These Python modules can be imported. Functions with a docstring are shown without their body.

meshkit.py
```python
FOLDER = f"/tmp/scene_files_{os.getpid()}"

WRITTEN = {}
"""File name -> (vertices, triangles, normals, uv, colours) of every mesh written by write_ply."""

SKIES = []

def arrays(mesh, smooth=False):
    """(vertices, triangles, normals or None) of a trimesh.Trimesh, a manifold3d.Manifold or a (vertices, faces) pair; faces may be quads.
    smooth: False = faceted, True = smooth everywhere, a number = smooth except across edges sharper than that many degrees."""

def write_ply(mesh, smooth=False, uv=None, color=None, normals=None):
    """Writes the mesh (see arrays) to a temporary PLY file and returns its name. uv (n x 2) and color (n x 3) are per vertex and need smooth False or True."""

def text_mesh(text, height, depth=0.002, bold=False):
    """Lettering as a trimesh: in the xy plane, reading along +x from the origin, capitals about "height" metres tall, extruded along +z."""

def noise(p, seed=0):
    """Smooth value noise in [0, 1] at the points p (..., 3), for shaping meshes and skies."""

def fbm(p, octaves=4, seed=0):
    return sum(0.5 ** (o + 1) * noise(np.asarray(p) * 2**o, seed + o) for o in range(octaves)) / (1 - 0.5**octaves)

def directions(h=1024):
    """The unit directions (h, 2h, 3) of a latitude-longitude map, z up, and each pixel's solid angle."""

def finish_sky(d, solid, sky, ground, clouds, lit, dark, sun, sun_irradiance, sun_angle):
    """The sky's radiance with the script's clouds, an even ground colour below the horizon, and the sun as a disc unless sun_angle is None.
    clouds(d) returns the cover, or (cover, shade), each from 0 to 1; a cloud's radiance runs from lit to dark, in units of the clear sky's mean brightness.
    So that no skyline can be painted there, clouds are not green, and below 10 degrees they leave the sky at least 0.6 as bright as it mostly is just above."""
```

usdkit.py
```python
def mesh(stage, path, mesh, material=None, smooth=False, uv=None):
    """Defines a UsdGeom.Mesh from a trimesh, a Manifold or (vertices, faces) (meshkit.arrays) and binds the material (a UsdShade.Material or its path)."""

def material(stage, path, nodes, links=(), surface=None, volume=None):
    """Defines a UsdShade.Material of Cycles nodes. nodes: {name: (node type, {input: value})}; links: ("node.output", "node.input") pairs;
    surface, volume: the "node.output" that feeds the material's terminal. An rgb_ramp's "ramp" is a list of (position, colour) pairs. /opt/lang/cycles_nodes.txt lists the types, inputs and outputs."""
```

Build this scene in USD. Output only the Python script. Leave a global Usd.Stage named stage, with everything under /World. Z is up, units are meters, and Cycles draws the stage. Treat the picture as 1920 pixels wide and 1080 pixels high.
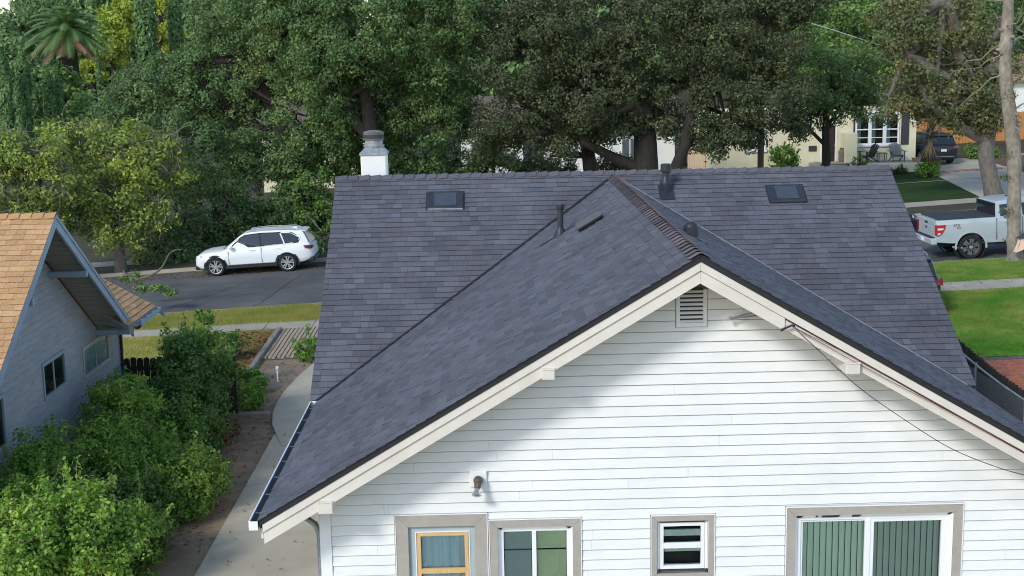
import math, random
import numpy as np, trimesh, usdkit, meshkit
import manifold3d as m3
from pxr import Usd, UsdGeom, UsdLux, UsdShade, Gf, Sdf
from shapely.geometry import Polygon, box as sbox, LineString
from shapely.ops import unary_union

stage = Usd.Stage.CreateInMemory()
UsdGeom.SetStageUpAxis(stage, 'Z'); UsdGeom.SetStageMetersPerUnit(stage, 1.0)
world = UsdGeom.Xform.Define(stage, '/World')
UsdGeom.Scope.Define(stage, '/World/Looks')

# ------------------------------------------------------------------ camera
CAM = np.array([0, 0, 8.2]); FPX = 2433.09
YAW, PITCH, ROLL = .0161, .1745, -.0186
_f = np.array([math.sin(YAW) * math.cos(PITCH), math.cos(YAW) * math.cos(PITCH), -math.sin(PITCH)])
_r = np.array([math.cos(YAW), -math.sin(YAW), 0.]); _u = np.cross(_r, _f)
RIGHT = _r * math.cos(ROLL) + _u * math.sin(ROLL); UP = -_r * math.sin(ROLL) + _u * math.cos(ROLL)
cam = UsdGeom.Camera.Define(stage, '/World/camera')
cam.CreateHorizontalApertureAttr(36.0); cam.CreateVerticalApertureAttr(20.25)
cam.CreateFocalLengthAttr(36.0 * FPX / 1920); cam.CreateClippingRangeAttr(Gf.Vec2f(.1, 2000))
M = Gf.Matrix4d(*RIGHT, 0, *UP, 0, *(-_f), 0, *CAM, 1)
cam.AddTransformOp().Set(M)
cam.CreateExposureAttr(.62)

# ------------------------------------------------------------------ sky and sun
SUN = np.array([-.55, -.71, .61]); SUN /= np.linalg.norm(SUN)
usdkit.material(stage, '/World/Looks/sky_light', {
    's': ('sky_texture', {'sky_type': 'single_scattering', 'sun_disc': False, 'sun_elevation': math.asin(SUN[2]), 'sun_rotation': math.atan2(SUN[0], SUN[1]), 'aerosol_density': .5, 'air_density': 1.15, 'ozone_density': 1.6}),
    'b': ('background_shader', {'strength': .15})}, [('s.color', 'b.color')], surface='b.background')
dome = UsdLux.DomeLight.Define(stage, '/World/sky')
UsdShade.MaterialBindingAPI.Apply(dome.GetPrim()).Bind(UsdShade.Material.Get(stage, '/World/Looks/sky_light'))
dome.GetPrim().SetCustomDataByKey('kind', 'structure')
sun = UsdLux.DistantLight.Define(stage, '/World/sun')
sun.CreateIntensityAttr(.40); sun.CreateAngleAttr(10); sun.CreateColorAttr(Gf.Vec3f(1, .97, .90)); sun.CreateNormalizeAttr(True)
_x = np.cross([0, 0, 1.], SUN); _x /= np.linalg.norm(_x); _y = np.cross(SUN, _x)
sun.AddTransformOp().Set(Gf.Matrix4d(*_x, 0, *_y, 0, *SUN, 0, 0, 0, 60, 1))

def at(u, v, y):
    """the point of the sight line through photograph pixel (u, v) at distance y"""
    d = RIGHT * (u - 960) / FPX + UP * (540 - v) / FPX + _f
    return CAM + d * (y / d[1])

# ------------------------------------------------------------------ materials
def nm(a): return '/World/Looks/' + a
MATS = {}
def pm(name, c1, c2=None, scale=3., rough=.7, detail=4, bump=0., bscale=60., island=0., spec=.3, metallic=0., coat=0., transl=None, obj=False, ramp=None, stretch=None, big=0., bigscale=.4, alpha=None, pos=(.3, .7), bdist=.02):
    """principled material; c1 to c2 by noise, per-island brightness, bump, optional translucency"""
    c2 = c1 if c2 is None else c2
    n = {'g': ('geometry', {}), 'p': ('principled_bsdf', {'roughness': rough, 'specular_ior_level': spec, 'metallic': metallic, 'coat_weight': coat})}
    L = []
    src = 'g.position'
    if obj: n['tc'] = ('texture_coordinate', {}); src = 'tc.object'
    if stretch:
        n['mp'] = ('mapping', {'scale': stretch}); L.append((src, 'mp.vector')); src = 'mp.vector'
    if ramp:
        n['at'] = ('attribute', {'attribute': 'tone'}); n['cr'] = ('rgb_ramp', {'ramp': ramp, 'interpolate': False}); L.append(('at.fac', 'cr.fac'))
        n['n0'] = ('noise_texture', {'scale': scale, 'detail': detail}); L.append((src, 'n0.vector'))
        n['mr0'] = ('map_range', {'from_min': .25, 'from_max': .75, 'to_min': .8, 'to_max': 1.2}); L.append(('n0.fac', 'mr0.value'))
        n['h0'] = ('hsv', {}); L += [('cr.color', 'h0.color'), ('mr0.result', 'h0.value')]
        out = 'h0.color'
    else:
        n['n0'] = ('noise_texture', {'scale': scale, 'detail': detail, 'roughness': .6}); L.append((src, 'n0.vector'))
        n['cr'] = ('rgb_ramp', {'ramp': [(pos[0], c1), (pos[1], c2)]}); L.append(('n0.fac', 'cr.fac'))
        out = 'cr.color'
    if island:
        n['mi'] = ('map_range', {'to_min': 1 - island, 'to_max': 1 + island}); L.append(('g.random_per_island', 'mi.value'))
        n['hi'] = ('hsv', {}); L += [(out, 'hi.color'), ('mi.result', 'hi.value')]; out = 'hi.color'
    if big:
        n['nb'] = ('noise_texture', {'scale': bigscale, 'detail': 3}); L.append(('g.position', 'nb.vector'))
        n['mb'] = ('map_range', {'from_min': .3, 'from_max': .7, 'to_min': 1 - big, 'to_max': 1 + big}); L.append(('nb.fac', 'mb.value'))
        n['hb'] = ('hsv', {}); L += [(out, 'hb.color'), ('mb.result', 'hb.value')]; out = 'hb.color'
    L.append((out, 'p.base_color'))
    surf = 'p.BSDF'
    if bump:
        n['nn'] = ('noise_texture', {'scale': bscale, 'detail': 5}); L.append((src, 'nn.vector'))
        n['bp'] = ('bump', {'strength': bump, 'distance': bdist}); L += [('nn.fac', 'bp.height'), ('bp.normal', 'p.normal')]
    if transl:
        n['t'] = ('translucent_bsdf', {}); L.append((out, 't.color'))
        n['m'] = ('mix_closure', {'fac': transl}); L += [('p.BSDF', 'm.closure1'), ('t.BSDF', 'm.closure2')]; surf = 'm.closure'
    if alpha is not None:
        n['ta'] = ('transparent_bsdf', {}); n['ma'] = ('mix_closure', {'fac': alpha}); L += [('ta.BSDF', 'ma.closure1'), (surf, 'ma.closure2')]; surf = 'ma.closure'
    MATS[name] = usdkit.material(stage, nm(name), n, L, surface=surf)
    return MATS[name]

def glass(name, tint=(.9, .95, .92), rough=.02, extra=.0):
    MATS[name] = usdkit.material(stage, nm(name), {
        'fr': ('fresnel', {'IOR': 1.5}), 'ad': ('math', {'math_type': 'add', 'value2': extra}), 't': ('transparent_bsdf', {'color': tint}), 'g': ('glossy_bsdf', {'color': (1, 1, 1), 'roughness': rough}), 'm': ('mix_closure', {})},
        [('fr.fac', 'ad.value1'), ('ad.value', 'm.fac'), ('t.BSDF', 'm.closure1'), ('g.BSDF', 'm.closure2')], surface='m.closure')

# roof shingles: four tones of violet-grey
SH = [(.107, .110, .131), (.126, .130, .153), (.093, .096, .114), (.115, .114, .133), (.113, .119, .142), (.106, .103, .120)]
for i, c in enumerate(SH): pm(f'shingle_tone_{i}', tuple(x * .84 for x in c), tuple(x * 1.16 for x in c), scale=38, rough=.92, bump=.5, bscale=260, spec=.25, big=.1, bigscale=.7)
pm('shingle_mix', SH[0], ramp=[(0, (.03, .03, .036))] + [(.1 + .9 * i / 6, c) for i, c in enumerate(SH)], scale=38, rough=.92, bump=.6, bscale=200, spec=.25, big=.13, bigscale=.9)
pm('ridge_shingle', (.10, .095, .112), (.13, .122, .14), scale=40, rough=.92, bump=.5, bscale=260, spec=.25)
pm('ridge_shingle_pink', (.165, .130, .152), (.205, .165, .185), scale=40, rough=.92, bump=.5, bscale=260, spec=.25)
TN = [(.49, .29, .142), (.45, .262, .124), (.53, .323, .164), (.43, .256, .129)]
for i, c in enumerate(TN): pm(f'tan_tone_{i}', tuple(x * .88 for x in c), tuple(x * 1.1 for x in c), scale=25, rough=.9, bump=.4, bscale=200, spec=.25, big=.1)
pm('tan_mix', TN[0], ramp=[(0, (.15, .085, .045))] + [(.1 + .9 * i / 4, c) for i, c in enumerate(TN)], scale=25, rough=.9, bump=.4, bscale=200, spec=.25, big=.1)
pm('black_metal', (.018, .018, .022), (.028, .027, .03), scale=8, rough=.5)
pm('vent_metal', (.022, .025, .033), (.034, .037, .046), scale=10, rough=.42)
pm('vent_panel', (.045, .055, .075), (.06, .07, .09), scale=10, rough=.3)
pm('gutter_grey', (.11, .125, .13), (.16, .175, .175), scale=9, rough=.7)
pm('grey_metal', (.28, .30, .32), (.36, .38, .40), scale=6, rough=.45, metallic=.4)
pm('galvanised', (.22, .25, .27), (.36, .39, .41), scale=14, rough=.45, metallic=.5)
pm('white_siding', (.72, .727, .72), (.79, .79, .78), scale=2.2, rough=.5, detail=7, big=.03, bigscale=.8, bump=.06, bscale=9, stretch=(1, 1, 2.5))
pm('sheathing', (.16, .165, .17), (.2, .205, .21), scale=4, rough=.9)
pm('white_trim', (.78, .79, .80), (.82, .82, .82), scale=4, rough=.4)
pm('cream_board', (.62, .575, .51), (.68, .635, .57), scale=5, rough=.55, bump=.05, bscale=30, big=.04, bigscale=1.5)
pm('taupe_trim', (.36, .325, .285), (.405, .37, .325), scale=9, rough=.6, big=.04, bigscale=2)
pm('pine', (.58, .36, .15), (.70, .47, .23), scale=9, rough=.5, stretch=(6, 6, .7))
pm('grey_green_frame', (.36, .42, .44), (.42, .48, .50), scale=4, rough=.5)
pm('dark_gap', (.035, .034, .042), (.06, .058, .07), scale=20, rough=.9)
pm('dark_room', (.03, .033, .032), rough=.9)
pm('curtain_blue', (.42, .57, .63), (.54, .70, .76), scale=3, rough=.9, stretch=(9, 9, .8))  # base lightened to stand in for sun the panes keep out
pm('slat_green', (.66, .78, .48), (.76, .86, .58), scale=4, rough=.6)  # this and both blind colours below: paler base replaces blocked sunlight
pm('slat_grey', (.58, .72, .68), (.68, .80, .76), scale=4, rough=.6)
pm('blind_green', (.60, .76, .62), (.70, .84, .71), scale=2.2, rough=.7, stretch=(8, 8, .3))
pm('screen', (.04, .05, .05), rough=.9, alpha=.26)
glass('pane', (.955, .985, .97), .02); pm('car_pane', (.008, .010, .011), rough=.05, coat=.5, spec=.6); glass('dark_pane', (.72, .76, .76), .04, .02)
pm('stucco_white', (.74, .74, .73), (.80, .80, .79), scale=30, rough=.9, bump=.4, bscale=120)
pm('cable_black', (.02, .02, .024), rough=.6); pm('wire_red', (.16, .06, .05), rough=.6)
pm('bronze', (.085, .065, .055), (.12, .095, .08), scale=12, rough=.45)
pm('bulb', (.75, .76, .78), rough=.08, metallic=.85)
# setting
pm('soil', (.175, .125, .08), (.31, .225, .15), scale=1.6, detail=8, rough=.95, bump=.8, bscale=18, big=.15, bigscale=.25)
pm('ground_mix', (.032, .034, .016), (.07, .064, .032), scale=.6, detail=8, rough=.95, bump=.7, bscale=9)
pm('concrete', (.365, .325, .245), (.455, .41, .315), scale=.9, detail=8, rough=.85, bump=.25, bscale=55, big=.07, bigscale=.35)
pm('concrete_old', (.295, .262, .21), (.385, .345, .28), scale=1.3, detail=8, rough=.9, bump=.3, bscale=40, big=.1)
pm('asphalt', (.066, .066, .067), (.115, .113, .11), scale=.55, detail=9, rough=.9, bump=.6, bscale=60, big=.24, bigscale=.22)
pm('tar', (.02, .02, .022), rough=.7)
pm('lawn_dry', (.23, .27, .05), (.46, .40, .10), scale=1.1, detail=8, rough=.95, bump=1., bscale=26, bdist=.05)
pm('lawn_green', (.10, .255, .028), (.37, .37, .095), scale=.75, detail=8, rough=.95, spec=.1, bump=1., bscale=26, bdist=.05, big=.1, bigscale=.3, pos=(.36, .74))
pm('lawn_far', (.018, .042, .010), (.042, .072, .018), scale=.5, detail=8, rough=.95, spec=.1, bump=1., bscale=16, bdist=.05)  # tree shade over the far lawn is put into this dark green
pm('grass_blade', (.14, .36, .036), (.46, .47, .12), scale=.75, pos=(.36, .74), rough=.7, island=.3, transl=.25)
pm('grass_dry', (.33, .37, .07), (.55, .48, .13), scale=.7, rough=.7, island=.3, transl=.25)
pm('mulch', (.085, .055, .034), (.17, .10, .055), scale=6, detail=8, rough=.95, bump=1., bscale=30)
pm('dry_leaf', (.23, .115, .045), (.36, .21, .09), scale=3, rough=.8, island=.4)
pm('brick_pale', (.37, .285, .21), (.46, .37, .28), scale=7, rough=.9, island=.15, bump=.3); pm('brick_pale_2', (.32, .235, .17), (.40, .31, .23), scale=7, rough=.9, bump=.3)
pm('brick_red', (.36, .115, .065), (.44, .17, .10), scale=5, rough=.9, bump=.3); pm('brick_red_2', (.28, .10, .07), (.38, .15, .10), scale=5, rough=.9, bump=.3); pm('brick_grey', (.10, .085, .085), (.17, .14, .135), scale=5, rough=.9, bump=.3)
pm('timber_grey', (.17, .15, .12), (.27, .24, .20), scale=6, rough=.9, bump=.3, stretch=(1, .3, 1))
pm('fence_dark', (.022, .018, .016), (.05, .042, .036), scale=5, rough=.85, stretch=(5, 5, .6))
pm('fence_orange', (.38, .155, .05), (.50, .23, .08), scale=5, rough=.8, stretch=(5, 5, .6))  # tone lowered so the colour carries the shade on the boards
pm('mortar', (.14, .115, .095), (.20, .17, .14), scale=10, rough=.95)
# neighbour
pm('grey_shingle_wall', (.235, .247, .255), (.315, .322, .325), scale=2.5, rough=.85, stretch=(1, 1.2, 6), big=.06, bigscale=.8, bump=.2, bscale=40)
pm('blue_grey_board', (.20, .25, .30), (.26, .31, .36), scale=4, rough=.6)
pm('soffit', (.15, .145, .135), (.21, .205, .19), scale=4, rough=.85, stretch=(.5, 6, 6))
# vegetation
def leafmat(name, a, b, c, tr=.22, rough=.5, clump=.5, var=.35):
    n = {'g': ('geometry', {}), 'at': ('attribute', {'attribute': 'tone'}), 'p': ('principled_bsdf', {'roughness': rough, 'specular_ior_level': .28}), 't': ('translucent_bsdf', {}), 'm': ('mix_closure', {'fac': tr}),
         'cr': ('rgb_ramp', {'ramp': [(0, a), (.55, b), (1, c)]}), 'n0': ('noise_texture', {'scale': clump, 'detail': 3}),
         'mr': ('map_range', {'from_min': .3, 'from_max': .7}), 'mx': ('mix_float', {'fac': .5}), 'mi': ('map_range', {'to_min': 1 - var, 'to_max': 1 + var}), 'w': ('white_noise_texture', {'dimensions': '1D'}), 'h': ('hsv', {})}
    MATS[name] = usdkit.material(stage, nm(name), n, [('g.position', 'n0.vector'), ('n0.fac', 'mr.value'), ('mr.result', 'mx.a'), ('at.fac', 'mx.b'), ('mx.result', 'cr.fac'), ('at.fac', 'w.w'), ('w.value', 'mi.value'),
        ('cr.color', 'h.color'), ('mi.result', 'h.value'), ('h.color', 'p.base_color'), ('h.color', 't.color'), ('p.BSDF', 'm.closure1'), ('t.BSDF', 'm.closure2')], surface='m.closure')
leafmat('leaf_oak', (.056, .112, .038), (.108, .182, .060), (.25, .30, .105), var=.55, tr=.28)
leafmat('leaf_oak_dull', (.040, .056, .026), (.068, .086, .038), (.145, .15, .072), var=.55)
leafmat('leaf_light', (.085, .16, .038), (.13, .22, .055), (.22, .30, .08), var=.45)
leafmat('leaf_feather', (.12, .19, .045), (.23, .31, .065), (.52, .52, .07), var=.45, tr=.3)
leafmat('leaf_gold', (.20, .29, .045), (.34, .42, .06), (.50, .50, .08), var=.4, tr=.3)
leafmat('leaf_rust', (.065, .10, .038), (.115, .135, .052), (.33, .21, .07), var=.5)
leafmat('leaf_hedge', (.08, .185, .03), (.16, .29, .045), (.40, .47, .085), tr=.3, clump=1.2, var=.45)
leafmat('leaf_hedge_bright', (.09, .205, .03), (.20, .35, .05), (.50, .55, .10), tr=.3, clump=1.2, var=.45)  # new-growth green, raised to stand in for sun on shaded bushes
leafmat('leaf_hedge_dark', (.045, .11, .022), (.085, .175, .034), (.21, .29, .06), tr=.25, clump=1.2, var=.45)
leafmat('leaf_cypress', (.065, .14, .05), (.11, .20, .065), (.18, .28, .09), var=.5)
leafmat('leaf_far', (.11, .18, .07), (.16, .25, .09), (.23, .33, .12), clump=.25, var=.5, tr=.3)
leafmat('leaf_rustplant', (.08, .045, .02), (.16, .08, .03), (.22, .13, .05))
pm('bark_dark', (.020, .017, .014), (.042, .036, .03), scale=4, rough=.95, bump=.8, bscale=20, stretch=(3, 3, .7))
pm('bark_grey', (.10, .088, .074), (.18, .16, .135), scale=4, rough=.95, bump=.8, bscale=14, stretch=(2, 2, .8))
pm('bark_pale', (.17, .142, .112), (.31, .268, .22), scale=5, rough=.95, bump=.9, bscale=14, stretch=(2, 2, .9), big=.2, bigscale=2.2)
pm('twig', (.15, .12, .095), (.24, .20, .17), scale=4, rough=.95)
pm('pole_wood', (.075, .045, .032), (.125, .08, .055), scale=5, rough=.9, stretch=(6, 6, .5))
pm('frond_green', (.075, .15, .045), (.15, .24, .08), scale=1.5, rough=.5, transl=.15)
pm('frond_dry', (.16, .105, .055), (.26, .18, .10), scale=1.5, rough=.8)
pm('yucca_leaf', (.10, .10, .075), (.19, .15, .125), scale=3, rough=.6, island=.3); pm('yucca_dry', (.30, .22, .11), (.42, .33, .18), scale=4, rough=.9, island=.3)
# street houses and cars
pm('cream_stucco', (.66, .61, .42), (.73, .68, .49), scale=2, rough=.9, bump=.2, bscale=60, big=.05)
pm('white_stucco', (.72, .71, .68), (.80, .79, .76), scale=2, rough=.9, bump=.2, bscale=60)
pm('peach_board', (.62, .47, .33), (.68, .53, .39), scale=3, rough=.8)
pm('shutter_grey', (.045, .05, .058), rough=.6); pm('door_dark', (.03, .018, .014), (.05, .03, .022), scale=6, rough=.5)
pm('roof_brown', (.10, .075, .06), (.16, .12, .10), scale=3, rough=.9)
pm('clay', (.36, .19, .11), (.45, .26, .16), scale=6, rough=.85); pm('urn', (.14, .115, .09), (.21, .175, .14), scale=8, rough=.6)
pm('chair_dark', (.022, .025, .03), rough=.6); pm('chair_grey', (.105, .125, .14), rough=.7)
pm('paint_white', (.74, .76, .77), rough=.32, coat=.6); pm('paint_black', (.010, .012, .019), rough=.3, coat=.3, spec=.4); pm('paint_silver', (.40, .455, .48), (.44, .49, .515), scale=200, rough=.3, coat=.6, metallic=.15)
pm('rubber', (.018, .018, .019), rough=.85); pm('plastic_black', (.022, .023, .025), rough=.7); pm('rim', (.52, .54, .56), rough=.3, metallic=.7); pm('rim_mid', (.22, .22, .23), rough=.3, metallic=.7); pm('rim_dark', (.05, .05, .055), rough=.4, metallic=.5)
pm('lamp_red', (.42, .018, .02), rough=.2, coat=1.); pm('lamp_dark_red', (.14, .012, .02), rough=.2, coat=1.); pm('lamp_clear', (.55, .60, .66), rough=.1, coat=1.); pm('chrome', (.6, .6, .6), rough=.15, metallic=1.)
pm('plate_white', (.7, .7, .7), rough=.5); pm('cover_black', (.03, .032, .036), (.042, .044, .048), scale=30, rough=.6); pm('decal', (.07, .075, .09), rough=.5); pm('decal_red', (.3, .04, .04), rough=.5)
pm('pale_pink', (.74, .50, .38), (.80, .56, .43), scale=4, rough=.8)

# ------------------------------------------------------------------ scene helpers
taken, origin = set(), {}
def numbered(parent, name):
    p = f'{parent}/{name}'; k = 0
    while p in taken: k += 1; p = f'{parent}/{name}_{k:03d}'
    taken.add(p); return p
def data(prim, **kw):
    for k, v in kw.items():
        if v: prim.SetCustomDataByKey(k, v)
def thing(name, label, cat, loc=(0, 0, 0), rotz=0., group=None, kind=None, local=False, tilt=None):
    p = numbered('/World', name); x = UsdGeom.Xform.Define(stage, p)
    x.AddTranslateOp().Set(Gf.Vec3d(*map(float, loc)))
    if rotz: x.AddRotateZOp().Set(math.degrees(rotz))
    if tilt: x.AddRotateYOp().Set(math.degrees(tilt))
    origin[p] = np.zeros(3) if (local or rotz) else np.array(loc, float)
    data(x.GetPrim(), label=label, category=cat, group=group, kind=kind); return p
def obj(name, mesh, m, parent, smooth=False, **kw):
    """one Mesh prim; vertices in world coordinates unless the thing is local"""
    p = numbered(parent, name); o = origin[parent]; origin[p] = o
    if hasattr(mesh, 'to_mesh'): mm = mesh.to_mesh(); mesh = (mm.vert_properties[:, :3], mm.tri_verts)
    if hasattr(mesh, 'vertices'): mesh = (np.array(mesh.vertices), np.array(mesh.faces))
    v, f = mesh[:2]
    if m in ('pane', 'dark_pane', 'screen'):                           # a pane is one sheet facing outdoors
        lo_, hi_ = np.min(v, 0), np.max(v, 0)
        if hi_[1] - lo_[1] < hi_[0] - lo_[0]: v = np.array([(lo_[0], lo_[1], lo_[2]), (hi_[0], lo_[1], lo_[2]), (hi_[0], lo_[1], hi_[2]), (lo_[0], lo_[1], hi_[2])])
        else: v = np.array([(hi_[0], lo_[1], lo_[2]), (hi_[0], hi_[1], lo_[2]), (hi_[0], hi_[1], hi_[2]), (hi_[0], lo_[1], hi_[2])])
        f = np.array([[0, 1, 2], [0, 2, 3]])
    g = usdkit.mesh(stage, p, (np.asarray(v) - o, f), MATS[m] if isinstance(m, str) else m, smooth=smooth)
    if len(mesh) > 2: UsdGeom.PrimvarsAPI(g).CreatePrimvar('tone', Sdf.ValueTypeNames.FloatArray, 'vertex').Set([float(t) for t in mesh[2]] if len(mesh[2]) < 64 else __import__('pxr').Vt.FloatArray.FromNumpy(np.asarray(mesh[2], np.float32)))
    if kw: data(stage.GetPrimAtPath(p), **kw)
    return p
origin['/World'] = np.zeros(3)
def single(name, mesh, m, label=None, cat=None, kind=None, group=None, smooth=False):
    p = obj(name, mesh, m, '/World', smooth); data(stage.GetPrimAtPath(p), label=label, category=cat, kind=kind, group=group); return p
def copy(src, loc, rotz=0., label=None, group=None, scale=None):
    name = src.rsplit('/', 1)[1]
    p = numbered('/World', name); x = UsdGeom.Xform.Define(stage, p)
    x.GetPrim().GetReferences().AddInternalReference(src)
    x.ClearXformOpOrder(); x.AddTranslateOp().Set(Gf.Vec3d(*map(float, loc))); x.AddRotateZOp().Set(math.degrees(rotz))
    if scale: x.AddScaleOp().Set(Gf.Vec3f(*scale))
    x.GetPrim().SetInstanceable(True); d = stage.GetPrimAtPath(src).GetCustomData()
    data(x.GetPrim(), label=label or d.get('label'), category=d.get('category'), group=group or d.get('group')); return p

# ------------------------------------------------------------------ geometry helpers
CUBE_F = np.array([[0, 2, 1], [0, 3, 2], [4, 5, 6], [4, 6, 7], [0, 1, 5], [0, 5, 4], [1, 2, 6], [1, 6, 5], [2, 3, 7], [2, 7, 6], [3, 0, 4], [3, 4, 7]])
class MB:
    def __init__(s): s.v, s.f, s.t, s.n = [], [], [], 0
    def add(s, v, f, t=None):
        v = np.asarray(v, float); s.v.append(v)
        if t is not None: s.t.append(t)
        s.f.append(np.asarray(f, int) + s.n); s.n += len(v); return s
    def mesh(s, m):
        if hasattr(m, 'to_mesh'): mm = m.to_mesh(); return s.add(mm.vert_properties[:, :3], mm.tri_verts)
        return s.add(m.vertices, m.faces)
    def box(s, x0, x1, y0, y1, z0, z1): return s.add(boxv(x0, x1, y0, y1, z0, z1), CUBE_F)
    def tube(s, pts, r, n=8, cap=True): return s.add(*tube(pts, r, n, cap))
    def out(s): return (np.concatenate(s.v), np.concatenate(s.f)) + ((np.concatenate(s.t),) if s.t else ())
def boxv(x0, x1, y0, y1, z0, z1): return np.array([[x0, y0, z0], [x1, y0, z0], [x1, y1, z0], [x0, y1, z0], [x0, y0, z1], [x1, y0, z1], [x1, y1, z1], [x0, y1, z1]], float)
def B(x0, x1, y0, y1, z0, z1): return boxv(x0, x1, y0, y1, z0, z1), CUBE_F
def bev(x0, x1, y0, y1, z0, z1, b=.006):
    p = []
    for sx in (0, 1):
        for sy in (0, 1):
            for sz in (0, 1):
                c = np.array([(x0, x1)[sx], (y0, y1)[sy], (z0, z1)[sz]]); d = np.array([(1, -1)[sx], (1, -1)[sy], (1, -1)[sz]]) * b
                for k in range(3):
                    e = d.copy(); e[k] = 0; p.append(c + e)
    h = trimesh.convex.convex_hull(np.array(p)); return np.array(h.vertices), np.array(h.faces)
def tube(pts, r, n=8, cap=True):
    pts = np.asarray(pts, float); k = len(pts); r = np.broadcast_to(np.asarray(r, float), (k,))
    t = np.gradient(pts, axis=0); t /= np.linalg.norm(t, axis=1, keepdims=True) + 1e-12
    ref = np.array([0, 0, 1.]) if abs(t[:, 2]).mean() < .8 else np.array([1., 0, 0])
    a = np.cross(t, ref); a /= np.linalg.norm(a, axis=1, keepdims=True) + 1e-12; b = np.cross(t, a)
    ang = np.arange(n) * 2 * np.pi / n
    v = (pts[:, None] + r[:, None, None] * (a[:, None] * np.cos(ang)[None, :, None] + b[:, None] * np.sin(ang)[None, :, None])).reshape(-1, 3)
    i, j = np.meshgrid(np.arange(k - 1), np.arange(n), indexing='ij'); i, j = i.ravel(), j.ravel(); j2 = (j + 1) % n
    f = np.concatenate([np.stack([i * n + j, (i + 1) * n + j, (i + 1) * n + j2], 1), np.stack([i * n + j, (i + 1) * n + j2, i * n + j2], 1)])
    if cap:
        m = len(v); v = np.vstack([v, pts[:1], pts[-1:]]); jj = np.arange(n); j2 = (jj + 1) % n
        f = np.concatenate([f, np.stack([np.full(n, m), jj, j2], 1), np.stack([np.full(n, m + 1), (k - 1) * n + j2, (k - 1) * n + jj], 1)])
    return v, f
def lathe(prof, n=20, c=(0, 0, 0), axis='z'):
    prof = np.asarray(prof, float); ang = np.arange(n) * 2 * np.pi / n; k = len(prof)
    v = np.stack([prof[:, None, 0] * np.cos(ang), prof[:, None, 0] * np.sin(ang), np.repeat(prof[:, 1:2], n, 1)], -1).reshape(-1, 3)
    if axis == 'y': v = v[:, [0, 2, 1]] * [1, 1, 1]
    i, j = np.meshgrid(np.arange(k - 1), np.arange(n), indexing='ij'); i, j = i.ravel(), j.ravel(); j2 = (j + 1) % n
    f = np.concatenate([np.stack([i * n + j, i * n + j2, (i + 1) * n + j2], 1), np.stack([i * n + j, (i + 1) * n + j2, (i + 1) * n + j], 1)])
    if axis == 'y': f = f[:, ::-1]
    return v + np.array(c), f
def extr(poly, fn):
    """extrude a shapely polygon from h=0 to h=1 and map (a, b, h) with fn"""
    poly = poly.buffer(0)
    mb = MB()
    for g in getattr(poly, 'geoms', [poly]):
        if g.is_empty or g.area < 1e-7 or g.geom_type != 'Polygon': continue
        g = Polygon(g.exterior).simplify(1e-5) if not g.interiors else g
        m = trimesh.creation.extrude_polygon(g, 1.0, engine='earcut'); mb.add(fn(np.array(m.vertices)), m.faces)
    return mb.out() if mb.v else None
def slab(poly3, down):
    """convex polygon of 3-D points extruded by vector down"""
    p = np.asarray(poly3, float); k = len(p); v = np.vstack([p, p + np.asarray(down)])
    f = [[0, i, i + 1] for i in range(1, k - 1)] + [[k, k + i + 1, k + i] for i in range(1, k - 1)]
    for i in range(k):
        j = (i + 1) % k; f += [[i, k + i, k + j], [i, k + j, j]]
    return v, np.array(f)
def smooth01(t): t = np.clip(t, 0, 1); return t * t * (3 - 2 * t)
def zs(x): return .5 + .045 * np.clip(x, -32, 45)
YN = 43.0
def YF(x): return 53.75 + .05 * np.clip(x, -40, 45)
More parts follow.
